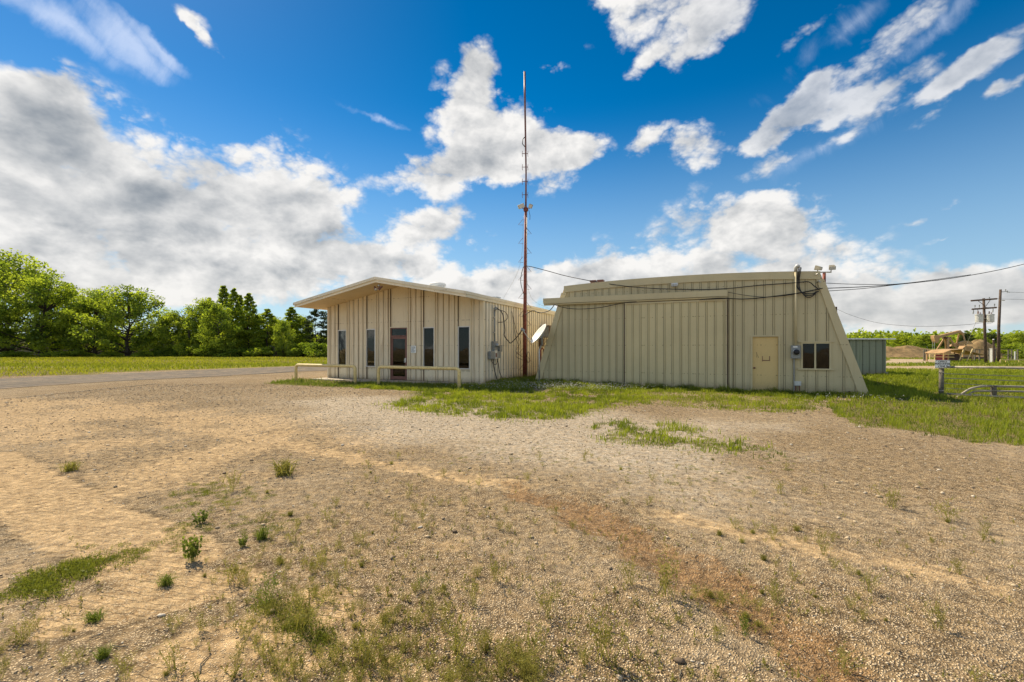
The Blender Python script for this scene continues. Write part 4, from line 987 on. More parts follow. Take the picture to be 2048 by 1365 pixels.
def gate_and_sign():
    px_, d0 = 1882.5, 15.6; p = W(px_, 700, d0); p.z = hz(p.x, p.y)
    post = thing('gate_post', 'short weathered round gate post under the sign in the grass', 'post', p)
    MB().tube([(0, 0, -.3), (.005, 0, .5), (.01, 0, .98)], [.075, .07, .068], 12).build('shaft', M['grey_wood'], post, smooth=True)
    MB().lathe([(.083, .972), (.083, .985), (0, .995)], 12, Matrix.Translation((.01, 0, 0))).build('cap', M['grey_wood'], post)
    cl = MB()
    for z in (.22, .85): cl.tube([(-.09, 0, z), (0, -.092, z), (.09, 0, z), (0, .092, z), (-.09, 0, z)], .012, 5)
    cl.build('wire_tie', M['wire_steel'], post)
    zc = CAMH + (HY - 728.5) / F * (d0 - .12); s = thing('warning_sign', 'white sign reading OFFICE PERSONNEL ONLY on the gate post', 'sign', (p.x - .05, p.y - .10, zc), R(-3))
    MB().box(-.245, .245, -.006, .006, -.135, .135).build('board', M['sign_white'], s, bevel=.003)
    bd = MB().box(-.238, .238, -.0075, -.0062, .122, .130).box(-.238, .238, -.0075, -.0062, -.130, -.122).box(-.238, -.230, -.0076, -.0062, -.122, .122).box(.230, .238, -.0076, -.0062, -.122, .122); bd.build('printed_border', M['ink'], s)
    text_mesh('lettering', 'OFFICE', .082, M['ink'], s, (0, -.0072, .076), sx=1.1)
    text_mesh('lettering', 'PERSONNEL', .082, M['ink'], s, (0, -.0072, .004), sx=1.14)
    text_mesh('lettering', 'ONLY', .098, M['ink'], s, (0, -.0072, -.078), shear=.25, sx=1.2)
    MB().tube([(-.2, -.012, .11), (-.2, .05, .11)], .008, 6).tube([(.2, -.012, .11), (.2, .05, .11)], .008, 6).build('bolt', M['steel'], s)
    # pipe gate leaf running from the post to the right, towards the camera
    dr = Vector((1.1, -1.0, 0)).normalized(); L = 4.6; A = p + dr * .10
    g = thing('pipe_gate', 'peeling white pipe gate with wire strands beside the sign post', 'gate', A, math.atan2(dr.y, dr.x))
    MB().tube([(0, 0, 1.03), (L * .3, 0, 1.045), (L * .6, 0, 1.035), (L, 0, 1.03)], .036, 10).build('top_rail', M['pipe_white'], g, smooth=True)
    MB().tube([(0, 0, .12), (L * .5, 0, .11), (L, 0, .12)], .032, 10).build('bottom_rail', M['pipe_white'], g, smooth=True)
    MB().tube([(L, 0, .12), (L, 0, 1.03)], .045, 10).build('end_stile', M['pipe_white'], g, smooth=True)
    for z, w in ((.80, .012), (.65, .013), (.47, .010), (.31, .008)): MB().tube([(-.02, 0, z), (L * .33, 0, z - .012), (L * .66, 0, z - .008), (L, 0, z)], w, 5).build('wire_strand', M['wire_steel'], g)
    # bent pipe frame standing a little behind the gate
    q = W(1914, 786, 15.6); q.z = hz(q.x, q.y)
    h = thing('bent_pipe_frame', 'curved double pipe frame lying low in the grass behind the gate', 'pipe frame', q, R(-16))
    for dz, dx, nm in ((0, 0, .036), (-.16, .22, .03)):
        MB().tube(catmull([(dx, 0, -.02), (.22 + dx, 0, .18), (.42 + dx, 0, .31 + dz * .6), (.75 + dx, 0, .385 + dz), (1.2 + dx, 0, .39 + dz), (4.6, 0, .38 + dz)], 6), nm, 8).build('rail', M['pipe_white'], h, smooth=True)
    MB().box(.95, 1.05, -.07, .07, -.2, .42).build('stake', M['grey_wood'], h)


gate_and_sign()


def insulators(mb, pts, up=.22):
    for p in pts: mb.tube([p, p + Vector((0, 0, up))], .02, 5).tube([p + Vector((0, 0, up * .5)), p + Vector((0, 0, up))], .05, 6)


def poles():
    d = 48.5; b = W(1972, 727, d); t = W(1967.3, 597, d); lean = (t.x - b.x)
    o = thing('utility_pole', 'leaning timber utility pole with two crossarms and two transformer cans', 'utility pole', (b.x, d, 0))
    H = t.z; P = lambda z: Vector((lean * z / H, 0, z))
    MB().tube([P(-.5), P(H * .5), P(H)], [.14, .125, .105], 12).build('pole', M['wood_pole'], o, smooth=True)
    def arm(px0, py0, px1, py1, zb):
        a = W(px0, py0, d - .2) - Vector((b.x, d, 0)); c = W(px1, py1, d - .2) - Vector((b.x, d, 0))
        m = MB().tube([a, c], .085, 4); m.build('crossarm', M['wood_pole'], o)
        k = MB()
        for e in (.24, .76): k.tube([a.lerp(c, e), P(zb) + Vector((0, -.18, 0))], .03, 4)
        k.build('arm_brace', M['wood_pole'], o); return a, c
    a, c = arm(1942, 602, 1994, 598, 6.05); i1 = MB(); insulators(i1, [P(H) + Vector((.4, -.2, -.1))], .2); i1.build('insulator', M['grey_box'], o)
    a2, c2 = arm(1944, 619, 1993, 615.5, 5.95)
    for k in (.12, .30, .92):
        i = MB(); insulators(i, [a2.lerp(c2, k) + Vector((0, 0, .05))], .36); p0 = a2.lerp(c2, k - .06); i.tube([p0, p0 - Vector((0, 0, .2))], .03, 5).tube([p0 - Vector((0, 0, .2)), p0 - Vector((.05, 0, .5))], .05, 6); i.build('insulator', M['grey_box'], o)
    for px in (1958.2, 1980.3):
        c_ = W(px, 637, d - .25) - Vector((b.x, d, 0))
        tr = MB().lathe([(.30, -.42), (.32, -.40), (.32, .33), (.35, .34), (.35, .40), (.2, .46), (0, .47)], 18, Matrix.Translation(c_)).build('transformer', M['offwhite_metal'], o, smooth=False)
        MB().tube([c_ + Vector((-.1, 0, .45)), c_ + Vector((-.1, 0, .75))], [.06, .04], 8).tube([c_ + Vector((.12, 0, .45)), c_ + Vector((.12, 0, .62))], .04, 8).build('bushing', M['bronze'], tr)
        MB().tube([c_, P(c_.z) + Vector((0, -.1, 0))], .05, 6).build('bracket', M['steel'], o)
    d2 = 54.; b2 = W(1997.5, 723.8, d2); t2 = W(2001, 579.5, d2)
    o2 = thing('utility_pole', 'tall plain timber pole without crossarms right of the transformer pole', 'utility pole', (b2.x, d2, 0))
    MB().tube([(0, 0, -.5), (0, 0, 4), (t2.x - b2.x, 0, t2.z)], [.16, .14, .115], 12).build('pole', M['wood_pole'], o2, smooth=True)
    q = Vector((t2.x - b2.x, 0, t2.z - .3)); m = MB().tube([q, q + Vector((.55, -.1, .05)), q + Vector((.95, -.1, -.05))], .035, 5); insulators(m, [q + Vector((.5, -.1, .02)), q + Vector((.7, -.1, -.15))], .3); m.build('insulator', M['grey_box'], o2)
    MB().tube([q + Vector((-.1, -.2, -1.)), q + Vector((.3, -.2, -1.02))], .04, 4).build('bracket', M['steel'], o2)
    d3 = 50.; b3 = W(1988.5, 727, d3); t3 = W(1987, 680, d3)
    o3 = thing('service_post', 'short thin dark post between the two tall utility poles', 'post', (b3.x, d3, 0)); MB().tube([(0, 0, -.4), (t3.x - b3.x, 0, t3.z)], [.10, .085], 10).build('shaft', M['wood_pole'], o3); MB().lathe([(.09, 0), (.06, .08), (0, .1)], 10, Matrix.Translation((t3.x - b3.x, 0, t3.z))).build('cap', M['offwhite_metal'], o3)
    d4 = 50.5; c4 = W(1984.5, 722, d4); o4 = thing('meter_cabinet', 'pale narrow meter cabinet beside the thin post', 'electric box', (c4.x, d4, 0))
    MB().box(-.14, .14, -.14, .14, -.2, 1.55).box(-.17, .17, -.17, .17, 1.552, 1.60).build('case', M['offwhite_metal'], o4); MB().box(-.1, .1, -.18, -.141, .75, 1.15).build('door', M['grey_box'], o4)
    d5 = 62.; t5 = W(1672, 614, d5); o5 = thing('utility_pole', 'distant thin pole top rising behind the sloping end of barn', 'utility pole', (t5.x, d5, 0))
    MB().tube([(0, 0, -.5), (0, 0, t5.z)], [.19, .14], 10).build('pole', M['wood_pole'], o5); MB().tube([(-.5, 0, t5.z - .3), (.05, 0, t5.z - .25)], .03, 5).build('bracket', M['steel'], o5)
    k = M['black_cable']
    cable('overhead_wire', [Vector((t5.x, d5, t5.z - .25)), W(1700, 630, 60), W(1750, 645, 57), W(1810, 652, 54), W(1870, 653, 51.5), W(1930, 650, 49.5), W(1966, 646, 48.3)], .018, k, 'long sagging wire between distant pole and transformer pole', 'overhead wires')
    cable('overhead_wire', [W(1994, 598, 48.3), W(2001, 598.5, 53.8), W(2030, 599, 62), W(2080, 600, 75)], .020, k, 'thin wire running right from the upper crossarm end', 'overhead wires')
    cable('overhead_wire', [q + Vector((b2.x + .9, d2, 0)), W(2050, 586, 66), W(2120, 590, 80)], .020, k, 'thin wire running right from top of the plain pole', 'overhead wires')
    cable('guy_wire', [W(1953, 642, 48.5), W(1943, 666, 49), W(1930, 700, 50), W(1925, 722, 51)], .014, M['wire_steel'], 'slanting guy wire left of the transformer pole', 'overhead wires')
    cable('jumper_wire', [W(1980, 634, 48.2), W(1986, 640, 48.2), W(1984, 646, 48.2), W(1973, 648, 48.2)], .014, k, 'short curled jumper wire at the right transformer can')


poles()


def pump_jack():
    d = 66.
    Z = lambda zx, zy, dd=0.: W(1840 + zx / 7.58, 570 + zy / 7.58, d + dd)
    base = Z(430, 1130); o = thing('pump_jack', 'tan oil pump jack with raised walking beam and hooked horse head', 'pump jack', (base.x, d, 0)); O = Vector((base.x, d, 0))
    z = lambda *a: Z(*a) - O
    b = MB(); p0 = [z(268, 772), z(270, 812), z(585, 728), z(650, 762), z(655, 742), z(590, 690)]
    b.prism([(p.x, p.z) for p in p0], -.22, .22, lambda x, zz, y: (x, y, zz)); b.build('walking_beam', M['pump'], o)
    hh = [z(185, 775), z(200, 766), z(268, 764), z(272, 800), z(268, 850), z(250, 882), z(222, 884), z(205, 860), z(190, 815)]
    MB().prism([(p.x, p.z) for p in hh], -.28, .28, lambda x, zz, y: (x, y, zz)).build('horse_head', M['pump'], o)
    br = MB()
    for y in (-.5, .5): br.tube([z(202, 860) + Vector((.05, y * .3, 0)), z(196, 1010) + Vector((.05, y * .3, 0))], .03, 5)
    br.build('bridle', M['steel'], o)
    for s in (-1, 1):
        MB().tube([z(402, 795) + Vector((0, s * .25, 0)), z(338, 1000) + Vector((0, s * .9, 0)), z(330, 1120) + Vector((0, s * 1., 0))], .13, 6).build('post_leg', M['pump'], o)
        MB().tube([z(412, 795) + Vector((0, s * .25, 0)), z(490, 1000) + Vector((0, s * .9, 0)), z(515, 1120) + Vector((0, s * 1., 0))], .13, 6).build('post_leg', M['pump'], o)
    cb = MB()
    for zy, x0, x1 in ((900, 372, 448), (990, 342, 486)): cb.tube([z(x0, zy) + Vector((0, -.6, 0)), z(x1, zy) + Vector((0, -.6, 0))], .07, 5)
    cb.build('cross_brace', M['pump'], o)
    MB().box(-.35, .35, -.35, .35, -.18, .12, Matrix.Translation(z(405, 800))).build('saddle_bearing', M['pump_dark'], o)
    for x0, x1, s in ((600, 606, -1), (640, 640, 1)): MB().tube([z(x0, 748) + Vector((0, s * .5, 0)), z(x1, 920) + Vector((0, s * .9, 0))], .10, 6).build('pitman_arm', M['pump'], o)
    for cx, cy, rr, s in ((600, 905, 105, -1), (640, 935, 105, 1)):
        n = 12; c = z(cx, cy); r_ = rr / 7.58 / F * d
        pl = [(c.x + r_ * math.cos(math.pi * k / n), c.z + r_ * .52 * math.sin(math.pi * k / n)) for k in range(n + 1)]
        MB().prism(pl, s * .8 - .14, s * .8 + .14, lambda x, zz, y: (x, y, zz)).build('counterweight', M['pump'], o)
    gb = MB(); gb.prism([(p.x, p.z) for p in (z(598, 965), z(640, 925), z(745, 935), z(775, 985), z(770, 1120), z(600, 1120))], -.5, .5, lambda x, zz, y: (x, y, zz)); gb.build('gearbox', M['pump'], o, bevel=.05)
    MB().box(z(330, 0).x, z(900, 0).x, -.8, .8, -.2, .35).build('skid_base', M['pump_dark'], o)
    # engine house: tan peaked canopy on legs with the red engine below
    d2 = 56.; c = lambda zx, zy, dd=0.: W(1840 + zx / 7.58, 570 + zy / 7.58, d2 + dd)
    O2 = Vector((c(480, 0).x, d2, 0)); e = thing('engine_canopy', 'open tan tin canopy over the engine in front of pump jack', 'canopy', O2)
    r_ = MB(); pf = [(-1.0, 0)]; q = [c(218, 1030) - O2, c(330, 985) - O2, c(485, 972) - O2, c(715, 1030) - O2, c(825, 1052) - O2]
    r_.prism([(p.x, p.z) for p in q] + [(p.x, p.z - .07) for p in q[::-1]], -1.2, 1.3, lambda x, zz, y: (x, y, zz)); r_.build('roof', M['pump'], e)
    MB().prism([(q[0].x, q[0].z - .075), (q[0].x + .1, q[0].z - .34), (q[1].x, q[1].z - .42), (q[1].x, q[1].z - .075)], -1.19, -1.12, lambda x, zz, y: (x, y, zz)).build('side_skirt', M['pump'], e)
    for zx in (235, 305, 490, 660): p = c(zx, 1040) - O2; MB().box(p.x - .05, p.x + .05, -1.1, -1.0, -.3, p.z + .1).build('leg', M['pump'], e)
    for zx in (235, 660): p = c(zx, 1040) - O2; MB().box(p.x - .05, p.x + .05, 1.1, 1.2, -.3, p.z + .1).build('leg', M['pump'], e)
    for (x0, y0), (x1, y1) in (((588, 1168), (660, 985)), ((706, 1168), (800, 972))): MB().tube([c(x0, y0, -1.4) - O2, c(x1, y1, -1.4) - O2], .055, 6).build('diagonal_brace', M['rail'], e)
    g = thing('pump_engine', 'red and black engine block in the shade of the tan canopy', 'engine', (c(400, 0).x, d2, 0))
    MB().box(-.9, -.3, -.5, .5, .1, .85).tube([(-.6, 0, .85), (-.6, 0, 1.15)], .12, 8).build('engine_block', M['red_engine'], g, bevel=.06)
    MB().box(-.25, .9, -.5, .5, .05, .6).box(-.1, .75, -.4, .4, .6, .95).lathe([(.45, -.1), (.45, .1)], 16, Matrix.Translation((1.1, -.1, .5)) @ Matrix.Rotation(R(90), 4, 'X')).build('machine_frame', M['pump_dark'], g, bevel=.05)
    # pipe fence pieces
    f = thing('pipe_fence', 'tan pipe fence left of the canopy before the pump jack', 'fence', (c(150, 0).x, 54.5, 0)); dd = -1.5; K = lambda zx, zy: c(zx, zy, dd) - Vector((c(150, 0).x, 54.5, 0))
    for zx in (148, 222): MB().tube([K(zx, 1050), K(zx, 1140)], .05, 6).build('post', M['rail'], f)
    for zy in (1052, 1092): MB().tube([K(148, zy), K(330, zy + 2), K(520, zy + 6)], .04, 6).build('rail', M['rail'], f)
    f2 = thing('pipe_fence', 'low white pipe barrier right of the plain utility pole', 'fence', (c(1217, 0).x, 51., 0)); o2 = Vector((c(1217, 0).x, 51., 0)); K2 = lambda zx, zy: W(1840 + zx / 7.58, 570 + zy / 7.58, 51.) - o2
    for zx in (1217, 1302, 1500, 1700): MB().tube([K2(zx, 1138), K2(zx, 1205)], .05, 6).build('post', M['rail'], f2)
    for zy in (1138, 1186): MB().tube([K2(1217, zy), K2(1302, zy + 1), K2(1800, zy + 2)], .045, 6).build('rail', M['rail'], f2)
    fx_ = thing('wire_fence', 'dark timber posts with rails beyond the utility poles', 'fence', (c(1020, 0).x, 58., 0)); o3 = Vector((c(1020, 0).x, 58., 0)); K3 = lambda zx, zy: W(1840 + zx / 7.58, 570 + zy / 7.58, 58.) - o3
    for zx in (60, 90, 830, 900, 1040, 1060, 1140, 1340, 1390, 1440, 1480): MB().box(-.06, .06, -.06, .06, -.3, 1.45 if zx != 1440 else 1.2, Matrix.Translation((K3(zx, 1100).x, 0, 0))).build('post', M['grey_wood'] if zx != 1440 else M['offwhite_metal'], fx_)
    for zz in (.75, 1.45): MB().tube([(K3(830, 0).x, 0, zz), (K3(1100, 0).x, 0, zz - .02), (K3(1400, 0).x, 0, zz)], .04, 5).build('rail', M['grey_wood'], fx_)


pump_jack()


def mound(name, label, cx, cy, rx, ry, h, mat, seed):
    n = 36; m = 14; V = [(cx, cy, h)]; 
    for i in range(1, m + 1):
        for k in range(n):
            a = 2 * math.pi * k / n; r = i / m; x = cx + rx * r * math.cos(a); y = cy + ry * r * math.sin(a)
            nz = float(fbm(np.array([x * .5 + seed]), np.array([y * .5]), seed)[0]); V.append((x, y, h * (math.cos(math.pi * r) * .5 + .5) * (.55 + .9 * nz) - .05))
    F3 = np.array([(0, 1 + k, 1 + (k + 1) % n) for k in range(n)]); F4 = np.array([(1 + i * n + k, 1 + (i + 1) * n + k, 1 + (i + 1) * n + (k + 1) % n, 1 + i * n + (k + 1) % n) for i in range(m - 1) for k in range(n)])
    return tag(np_mesh(name, V, [F3, F4], mat, smooth=True), label, 'mound')


M['earth'] = simple('bare tan earth', (.22, .145, .065), .95, var=.4, scale=1.6, dirt=(.10, .11, .03), dirt_amt=.9)
p = W(1835, 700, 76); mound('dirt_mound', 'broad bare dirt mound with dry brush left of the pump jack', p.x, 78, 12, 5, 2.1, M['earth'], 3)
p = W(1955, 700, 74); mound('dirt_mound', 'bare orange dirt bank right of the pump jack gearbox', p.x, 74, 6.5, 4, 2.6, M['earth'], 9)


# ------------------------------------------------------------------ trees
def leaf_quads(C, size, r_, flat=.0, spread=None):
    """diamond leaf clumps at points C"""
    N = len(C); n = r_.normal(size=(N, 3)); n[:, 2] = n[:, 2] * (1 - flat) + flat * .9; n /= np.linalg.norm(n, axis=1, keepdims=True)
    a = np.cross(n, r_.normal(size=(N, 3))); a /= np.linalg.norm(a, axis=1, keepdims=True); b = np.cross(n, a)
    s = size * (.55 + .9 * r_.random((N, 1))); e = .45 + .35 * r_.random((N, 1))
    V = np.stack([C + a * s, C + b * s * e + a * s * .1, C - a * s * .9, C - b * s * e + n * s * .25], 1).reshape(-1, 3)
    return V, np.arange(4 * N).reshape(N, 4)


def tree_proto(kind, seed):
    """unit data for a tree 1 m tall: trunk MB and leaf arrays"""
    r_ = np.random.default_rng(seed); rnd = random.Random(seed); T = MB(); centres = []
    if kind == 'broad':
        W_, z0, trunk_top, nl, nleaf, ls = .58, .15, .55, 46, 150, .0125
        prof = lambda t: math.sin(math.pi * min(1, (.14 + .86 * t)) ** .85) ** .65
    elif kind == 'oval':
        W_, z0, trunk_top, nl, nleaf, ls = .36, .08, .7, 40, 130, .013
        prof = lambda t: (math.sin(math.pi * (.10 + .88 * t) ** 1.05)) ** .8
    elif kind == 'tall':
        W_, z0, trunk_top, nl, nleaf, ls = .22, .07, .98, 52, 88, .0115
        prof = lambda t: (1 - t) ** .72 * 1.1 * (.45 + .55 * min(1, t * 3.2)) + .02
    else:
        W_, z0, trunk_top, nl, nleaf, ls = .34, .16, .9, 34, 110, .012
        prof = lambda t: (1 - t * .85) ** .5 * (.5 + .5 * min(1, t * 3))
    jx = [(rnd.uniform(-.012, .012), rnd.uniform(-.012, .012)) for _ in range(7)]
    spine = [Vector((jx[k][0] * k * .5, jx[k][1] * k * .5, trunk_top * k / 6 - (.02 if k == 0 else 0))) for k in range(7)]
    r0 = {'broad': .026, 'oval': .018, 'tall': .011, 'pine': .014}[kind]
    T.tube(spine, [r0 * (1 - .85 * k / 6) * (1.35 if k == 0 else 1) for k in range(7)], 7)
    def at(z):
        q = max(0, min(5.999, z / trunk_top * 6)); i = int(q); return spine[i].lerp(spine[i + 1], q - i)
    for k in range(nl):
        t = (k + rnd.random()) / nl; a = k * 2.4 + rnd.uniform(-.5, .5); z = z0 + (1 - z0) * t * .97
        rad = W_ * prof(t) * rnd.uniform(.55, 1.04)
        tip = Vector((rad * math.cos(a), rad * math.sin(a), z)); rise = {'broad': .30, 'oval': .3, 'tall': .06, 'pine': .02}[kind]
        zs = max(.05, min(trunk_top * .97, z - rise * (.3 + rad))); s = at(zs); m = s.lerp(tip, .5) + Vector((0, 0, .02 - rise * .12 + rnd.uniform(-.02, .02)))
        T.tube([s, m, tip], [r0 * (.42 if kind != 'tall' else .3), r0 * .24, r0 * .08], 4, cap=False)
        for q in (1., .8, .6) if kind in ('broad', 'oval') else (1., .66):
            c = s.lerp(m, q * 2) if q < .5 else m.lerp(tip, q * 2 - 1)
            centres.append((c, rnd.uniform(.055, .105) if kind in ('broad', 'oval') else rnd.uniform(.035, .062) * (1 - .6 * t ** 2 if kind == 'tall' else 1), q))
            for w in range(2):
                tw = c + Vector((rnd.uniform(-1, 1), rnd.uniform(-1, 1), rnd.uniform(-.5, 1))) * (.07 if kind != 'tall' else .035); T.tube([c, tw], [r0 * .10, r0 * .04], 3, cap=False)
    P = []; tint = []
    for c, rr, q in centres:
        n = int(nleaf * rnd.uniform(.45, 1.25)); v = r_.normal(size=(n, 3)); v /= np.linalg.norm(v, axis=1, keepdims=True); v *= (r_.random((n, 1)) ** .45) * rr * np.array([[1.15, 1.15, .8]])
        P.append(v + np.array(c)); tint.append(np.clip(rnd.uniform(.05, .85) + r_.normal(0, .18, n), 0, 1))
    P = np.concatenate(P); P[:, 2] = np.maximum(P[:, 2], .02); tint = np.concatenate(tint)
    V, Fq = leaf_quads(P, ls, r_, .25); return T, V, Fq, np.repeat(tint, 4)


PROTO = {}


def tree(name, label, kind, var, px, top, base_d, wscale=1., group='trees along the far edge of the field', mat=None, rot=None, cat='tree'):
    d = base_d; x = (px - CX) / F * d; H = CAMH + (HY - top) / F * d
    key = (kind, var, mat)
    if key not in PROTO:
        T, V, Fq, tint = tree_proto(kind, 50 + var * 13 + len(kind))
        o = thing(name, label, cat, group=group); T.build('trunk', M['bark'], o)
        np_mesh('crown', V, [Fq], M[mat or 'leaf'], o, tint=tint); PROTO[key] = o
    else:
        s = PROTO[key]; o = s.copy(); COL.objects.link(o); o.name = name; tag(o, label, cat, group)
        for c in list(s.children): k = c.copy(); COL.objects.link(k); k.parent = o
    o.location = (x, d, -.05); o.scale = (H * wscale, H * wscale, H); o.rotation_euler = (0, 0, (px * .37) % 6.28 if rot is None else rot)
    return o


for a in [
    ('broad_tree', 'tallest spreading tree with bright leaves cut off at the picture edge', 'broad', 0, 12, 503, 92, 1.05),
    ('broad_tree', 'wide spreading tree with dark forked trunk second from the picture edge', 'broad', 1, 84, 545, 88, 1.02),
    ('broad_tree', 'rounded tree with thick trunk just left of the widest round crown', 'broad', 0, 190, 578, 90, .92),
    ('broad_tree', 'widest round crown with open branches in middle of the left trees', 'broad', 1, 255, 571, 87, 1.12),
    ('round_tree', 'small bright yellow green tree between round crown and bare snag', 'oval', 0, 343, 622, 88, 1.2),
    ('round_tree', 'leafy tree with drooping sides just right of the bare snag', 'oval', 1, 408, 597, 90, 1.05),
    ('round_tree', 'pale bright tree in front of the tall slender group', 'oval', 0, 436, 606, 84, 1.),
]: tree(*a, mat='leaf')
for a in [
    ('slender_tree', 'tallest slender spire tree in the group left of the office', 'tall', 0, 448, 569, 92, 1.05),
    ('slender_tree', 'second slender spire tree right beside the tallest one', 'tall', 1, 467, 575, 90, 1.05),
    ('slender_tree', 'thin short spire between the two right hand slender trees', 'tall', 0, 481, 588, 93, .9),
    ('slender_tree', 'rightmost slender tree of the tall spire group', 'tall', 1, 497, 585, 89, 1.2),
    ('slender_tree', 'low pointed tree just left of the tallest spire', 'tall', 1, 418, 594, 94, 1.2),
    ('slender_tree', 'medium pointed tree standing alone right of the spire group', 'tall', 0, 535, 616, 88, 1.75),
    ('slender_tree', 'airy pointed tree next to the dark pine by the office', 'tall', 1, 582, 613, 92, 1.7),
]: tree(*a, mat='leaf_tall')
tree('round_tree', 'short light green tree above the small hidden shed', 'oval', 2, 566, 640, 84, .85, mat='leaf')
tree('round_tree', 'rounded mid green tree just right of the tall spire group', 'oval', 1, 514, 628, 91, 1.2, mat='leaf_tall')
tree('round_tree', 'leafy rounded tree between the alone pointed tree and small shed', 'oval', 0, 552, 634, 93, 1.1, mat='leaf_tall')
tree('round_tree', 'rounded tree directly left of the dark pine by the office', 'oval', 2, 604, 632, 95, 1.15, mat='leaf_tall')
tree('pine_tree', 'dark pine with dense crown touching the office eave', 'pine', 0, 632, 618, 90, 1.15, mat='leaf_dark')
tree('pine_tree', 'dark pine half hidden behind the office front corner', 'pine', 1, 668, 622, 93, 1.1, mat='leaf_dark')
tree('pine_tree', 'low dark pine behind the bare snag', 'pine', 1, 372, 634, 98, 1.2, mat='leaf_dark')


def snag():
    d = 89; p = W(377, 712, d); o = thing('dead_tree', 'bare grey leafless snag poking above the left treeline', 'tree', (p.x, d, 0)); H = W(0, 598, d).z
    t = MB().tube([(0, 0, -.3), (.1, 0, H * .5), (-.05, 0, H * .78)], [.28, .2, .12], 7)
    random.seed(5)
    for k in range(9):
        s = random.choice((-1, 1)); z = H * random.uniform(.55, .78); e = Vector((s * random.uniform(.5, 1.6), random.uniform(-.8, .8), z + random.uniform(.8, 2.4))); e.z = min(e.z, H)
        t.tube([(0, 0, z), Vector((0, 0, z)).lerp(e, .5) + Vector((s * .15, 0, -.1)), e], [.08, .05, .02], 5)
    t.build('trunk', M['grey_wood'], o, smooth=True)


snag()


def bush_proto(seed, mat):
    r_ = np.random.default_rng(seed); n = 26; P = []; tint = []
    T = MB()
    for k in range(n):
        a = k * 2.4; t = r_.random() ** .6; c = np.array([.52 * t * math.cos(a), .52 * t * math.sin(a), .15 + .62 * r_.random() * (1 - .45 * t)])
        T.tube([(c[0] * .12, c[1] * .12, -.03), Vector(c) * .6, Vector(c)], [.014, .009, .004], 4, cap=False)
        m = 190; v = r_.normal(size=(m, 3)); v /= np.linalg.norm(v, axis=1, keepdims=True); v *= (r_.random((m, 1)) ** .4) * (.13 + .09 * r_.random()); P.append(v + c); tint.append(np.clip(.2 + .5 * r_.random() + r_.normal(0, .16, m), 0, 1))
    P = np.concatenate(P); P[:, 2] = np.abs(P[:, 2]); V, Fq = leaf_quads(P, .032, r_, .3)
    return T, V, Fq, np.repeat(np.concatenate(tint), 4)


def bush(label, px, top, d, wpx, var=0, mat='leaf_bush', group='bushes along the far edge of the field', name='bush'):
    key = ('bush', var, mat)
    if key not in PROTO:
        T, V, Fq, tint = bush_proto(7 + var, mat); o = thing(name, label, 'bush', group=group); T.build('trunk', M['bark'], o); np_mesh('crown', V, [Fq], M[mat], o, tint=tint); PROTO[key] = o
    else:
        s = PROTO[key]; o = s.copy(); COL.objects.link(o); o.name = name; tag(o, label, 'bush', group)
        for c in list(s.children): k = c.copy(); COL.objects.link(k); k.parent = o
    H = (CAMH + (HY - top) / F * d) * 1.0; wd = wpx / F * d
    o.location = ((px - CX) / F * d, d, -.05); o.scale = (wd, wd * .8, H); o.rotation_euler = (0, 0, (px * .61) % 6.28)


for k, a in enumerate([('large rounded bright bush beside the office left corner', 640, 676, 80, 62), ('rounded bush left of the brightest one by the office', 603, 678, 82, 50),
          ('low bush at the foot of the airy pointed tree', 585, 690, 86, 44), ('bush at the foot of the alone standing pointed tree', 520, 690, 84, 60),
          ('pale bush under the tall spire trees', 470, 690, 85, 70), ('bush below the pale bright tree before the spires', 425, 685, 84, 64), ('bushy undergrowth under the bare snag', 380, 676, 86, 60),
          ('bush under the small yellow green tree', 330, 690, 86, 50), ('dark bush right of the widest round crown trunk', 290, 698, 84, 40), ('bush left of the widest round crown trunk', 222, 700, 84, 40),
          ('bush before the long low building between two trunks', 150, 696, 84, 56), ('bush at foot of the forked trunk tree', 108, 700, 83, 44), ('low bush at the picture edge under the tallest tree', 30, 698, 83, 60)]):
    bush(*a, var=k % 2, mat='leaf_bush' if k in (0, 1, 4, 5, 7) else 'leaf_tall')


def long_house():
    d = 100; a = W(-40, 683, d); e = W(318, 683, d); o = thing('low_building', 'long low pale building with flat roof hidden behind the left trees', 'building', (a.x, d, 0)); L = e.x - a.x
    MB().box(0, L, 0, 8, -.2, 2.75).build('wall', M['house_wall'], o); MB().box(-.5, L + .5, -.7, 8.5, 2.753, 3.15).build('roof', M['house_roof'], o)
    for k in range(9):
        x = 2.5 + k * 4.2; w = MB().box(x, x + 1.3, -.06, -.003, .8, 2.1).build('window', M['alu'], o); MB().box(x + .08, x + 1.22, -.075, -.063, .88, 2.02).build('pane', M['dark'], w)
    d2 = 88; b = W(555, 698, d2); s = thing('small_shed', 'small tan shed with pale roof under the light green tree', 'shed', (b.x, d2, 0))
    MB().box(-1.2, 1.2, 0, 2., -.2, 1.9).build('wall', M['house_wall'], s); MB().box(-1.4, 1.4, -.3, 2.3, 1.903, 2.1).build('roof', M['house_roof'], s); MB().box(-.4, .4, -.05, -.003, 0, 1.6).build('door', M['pump_dark'], s)


long_house()

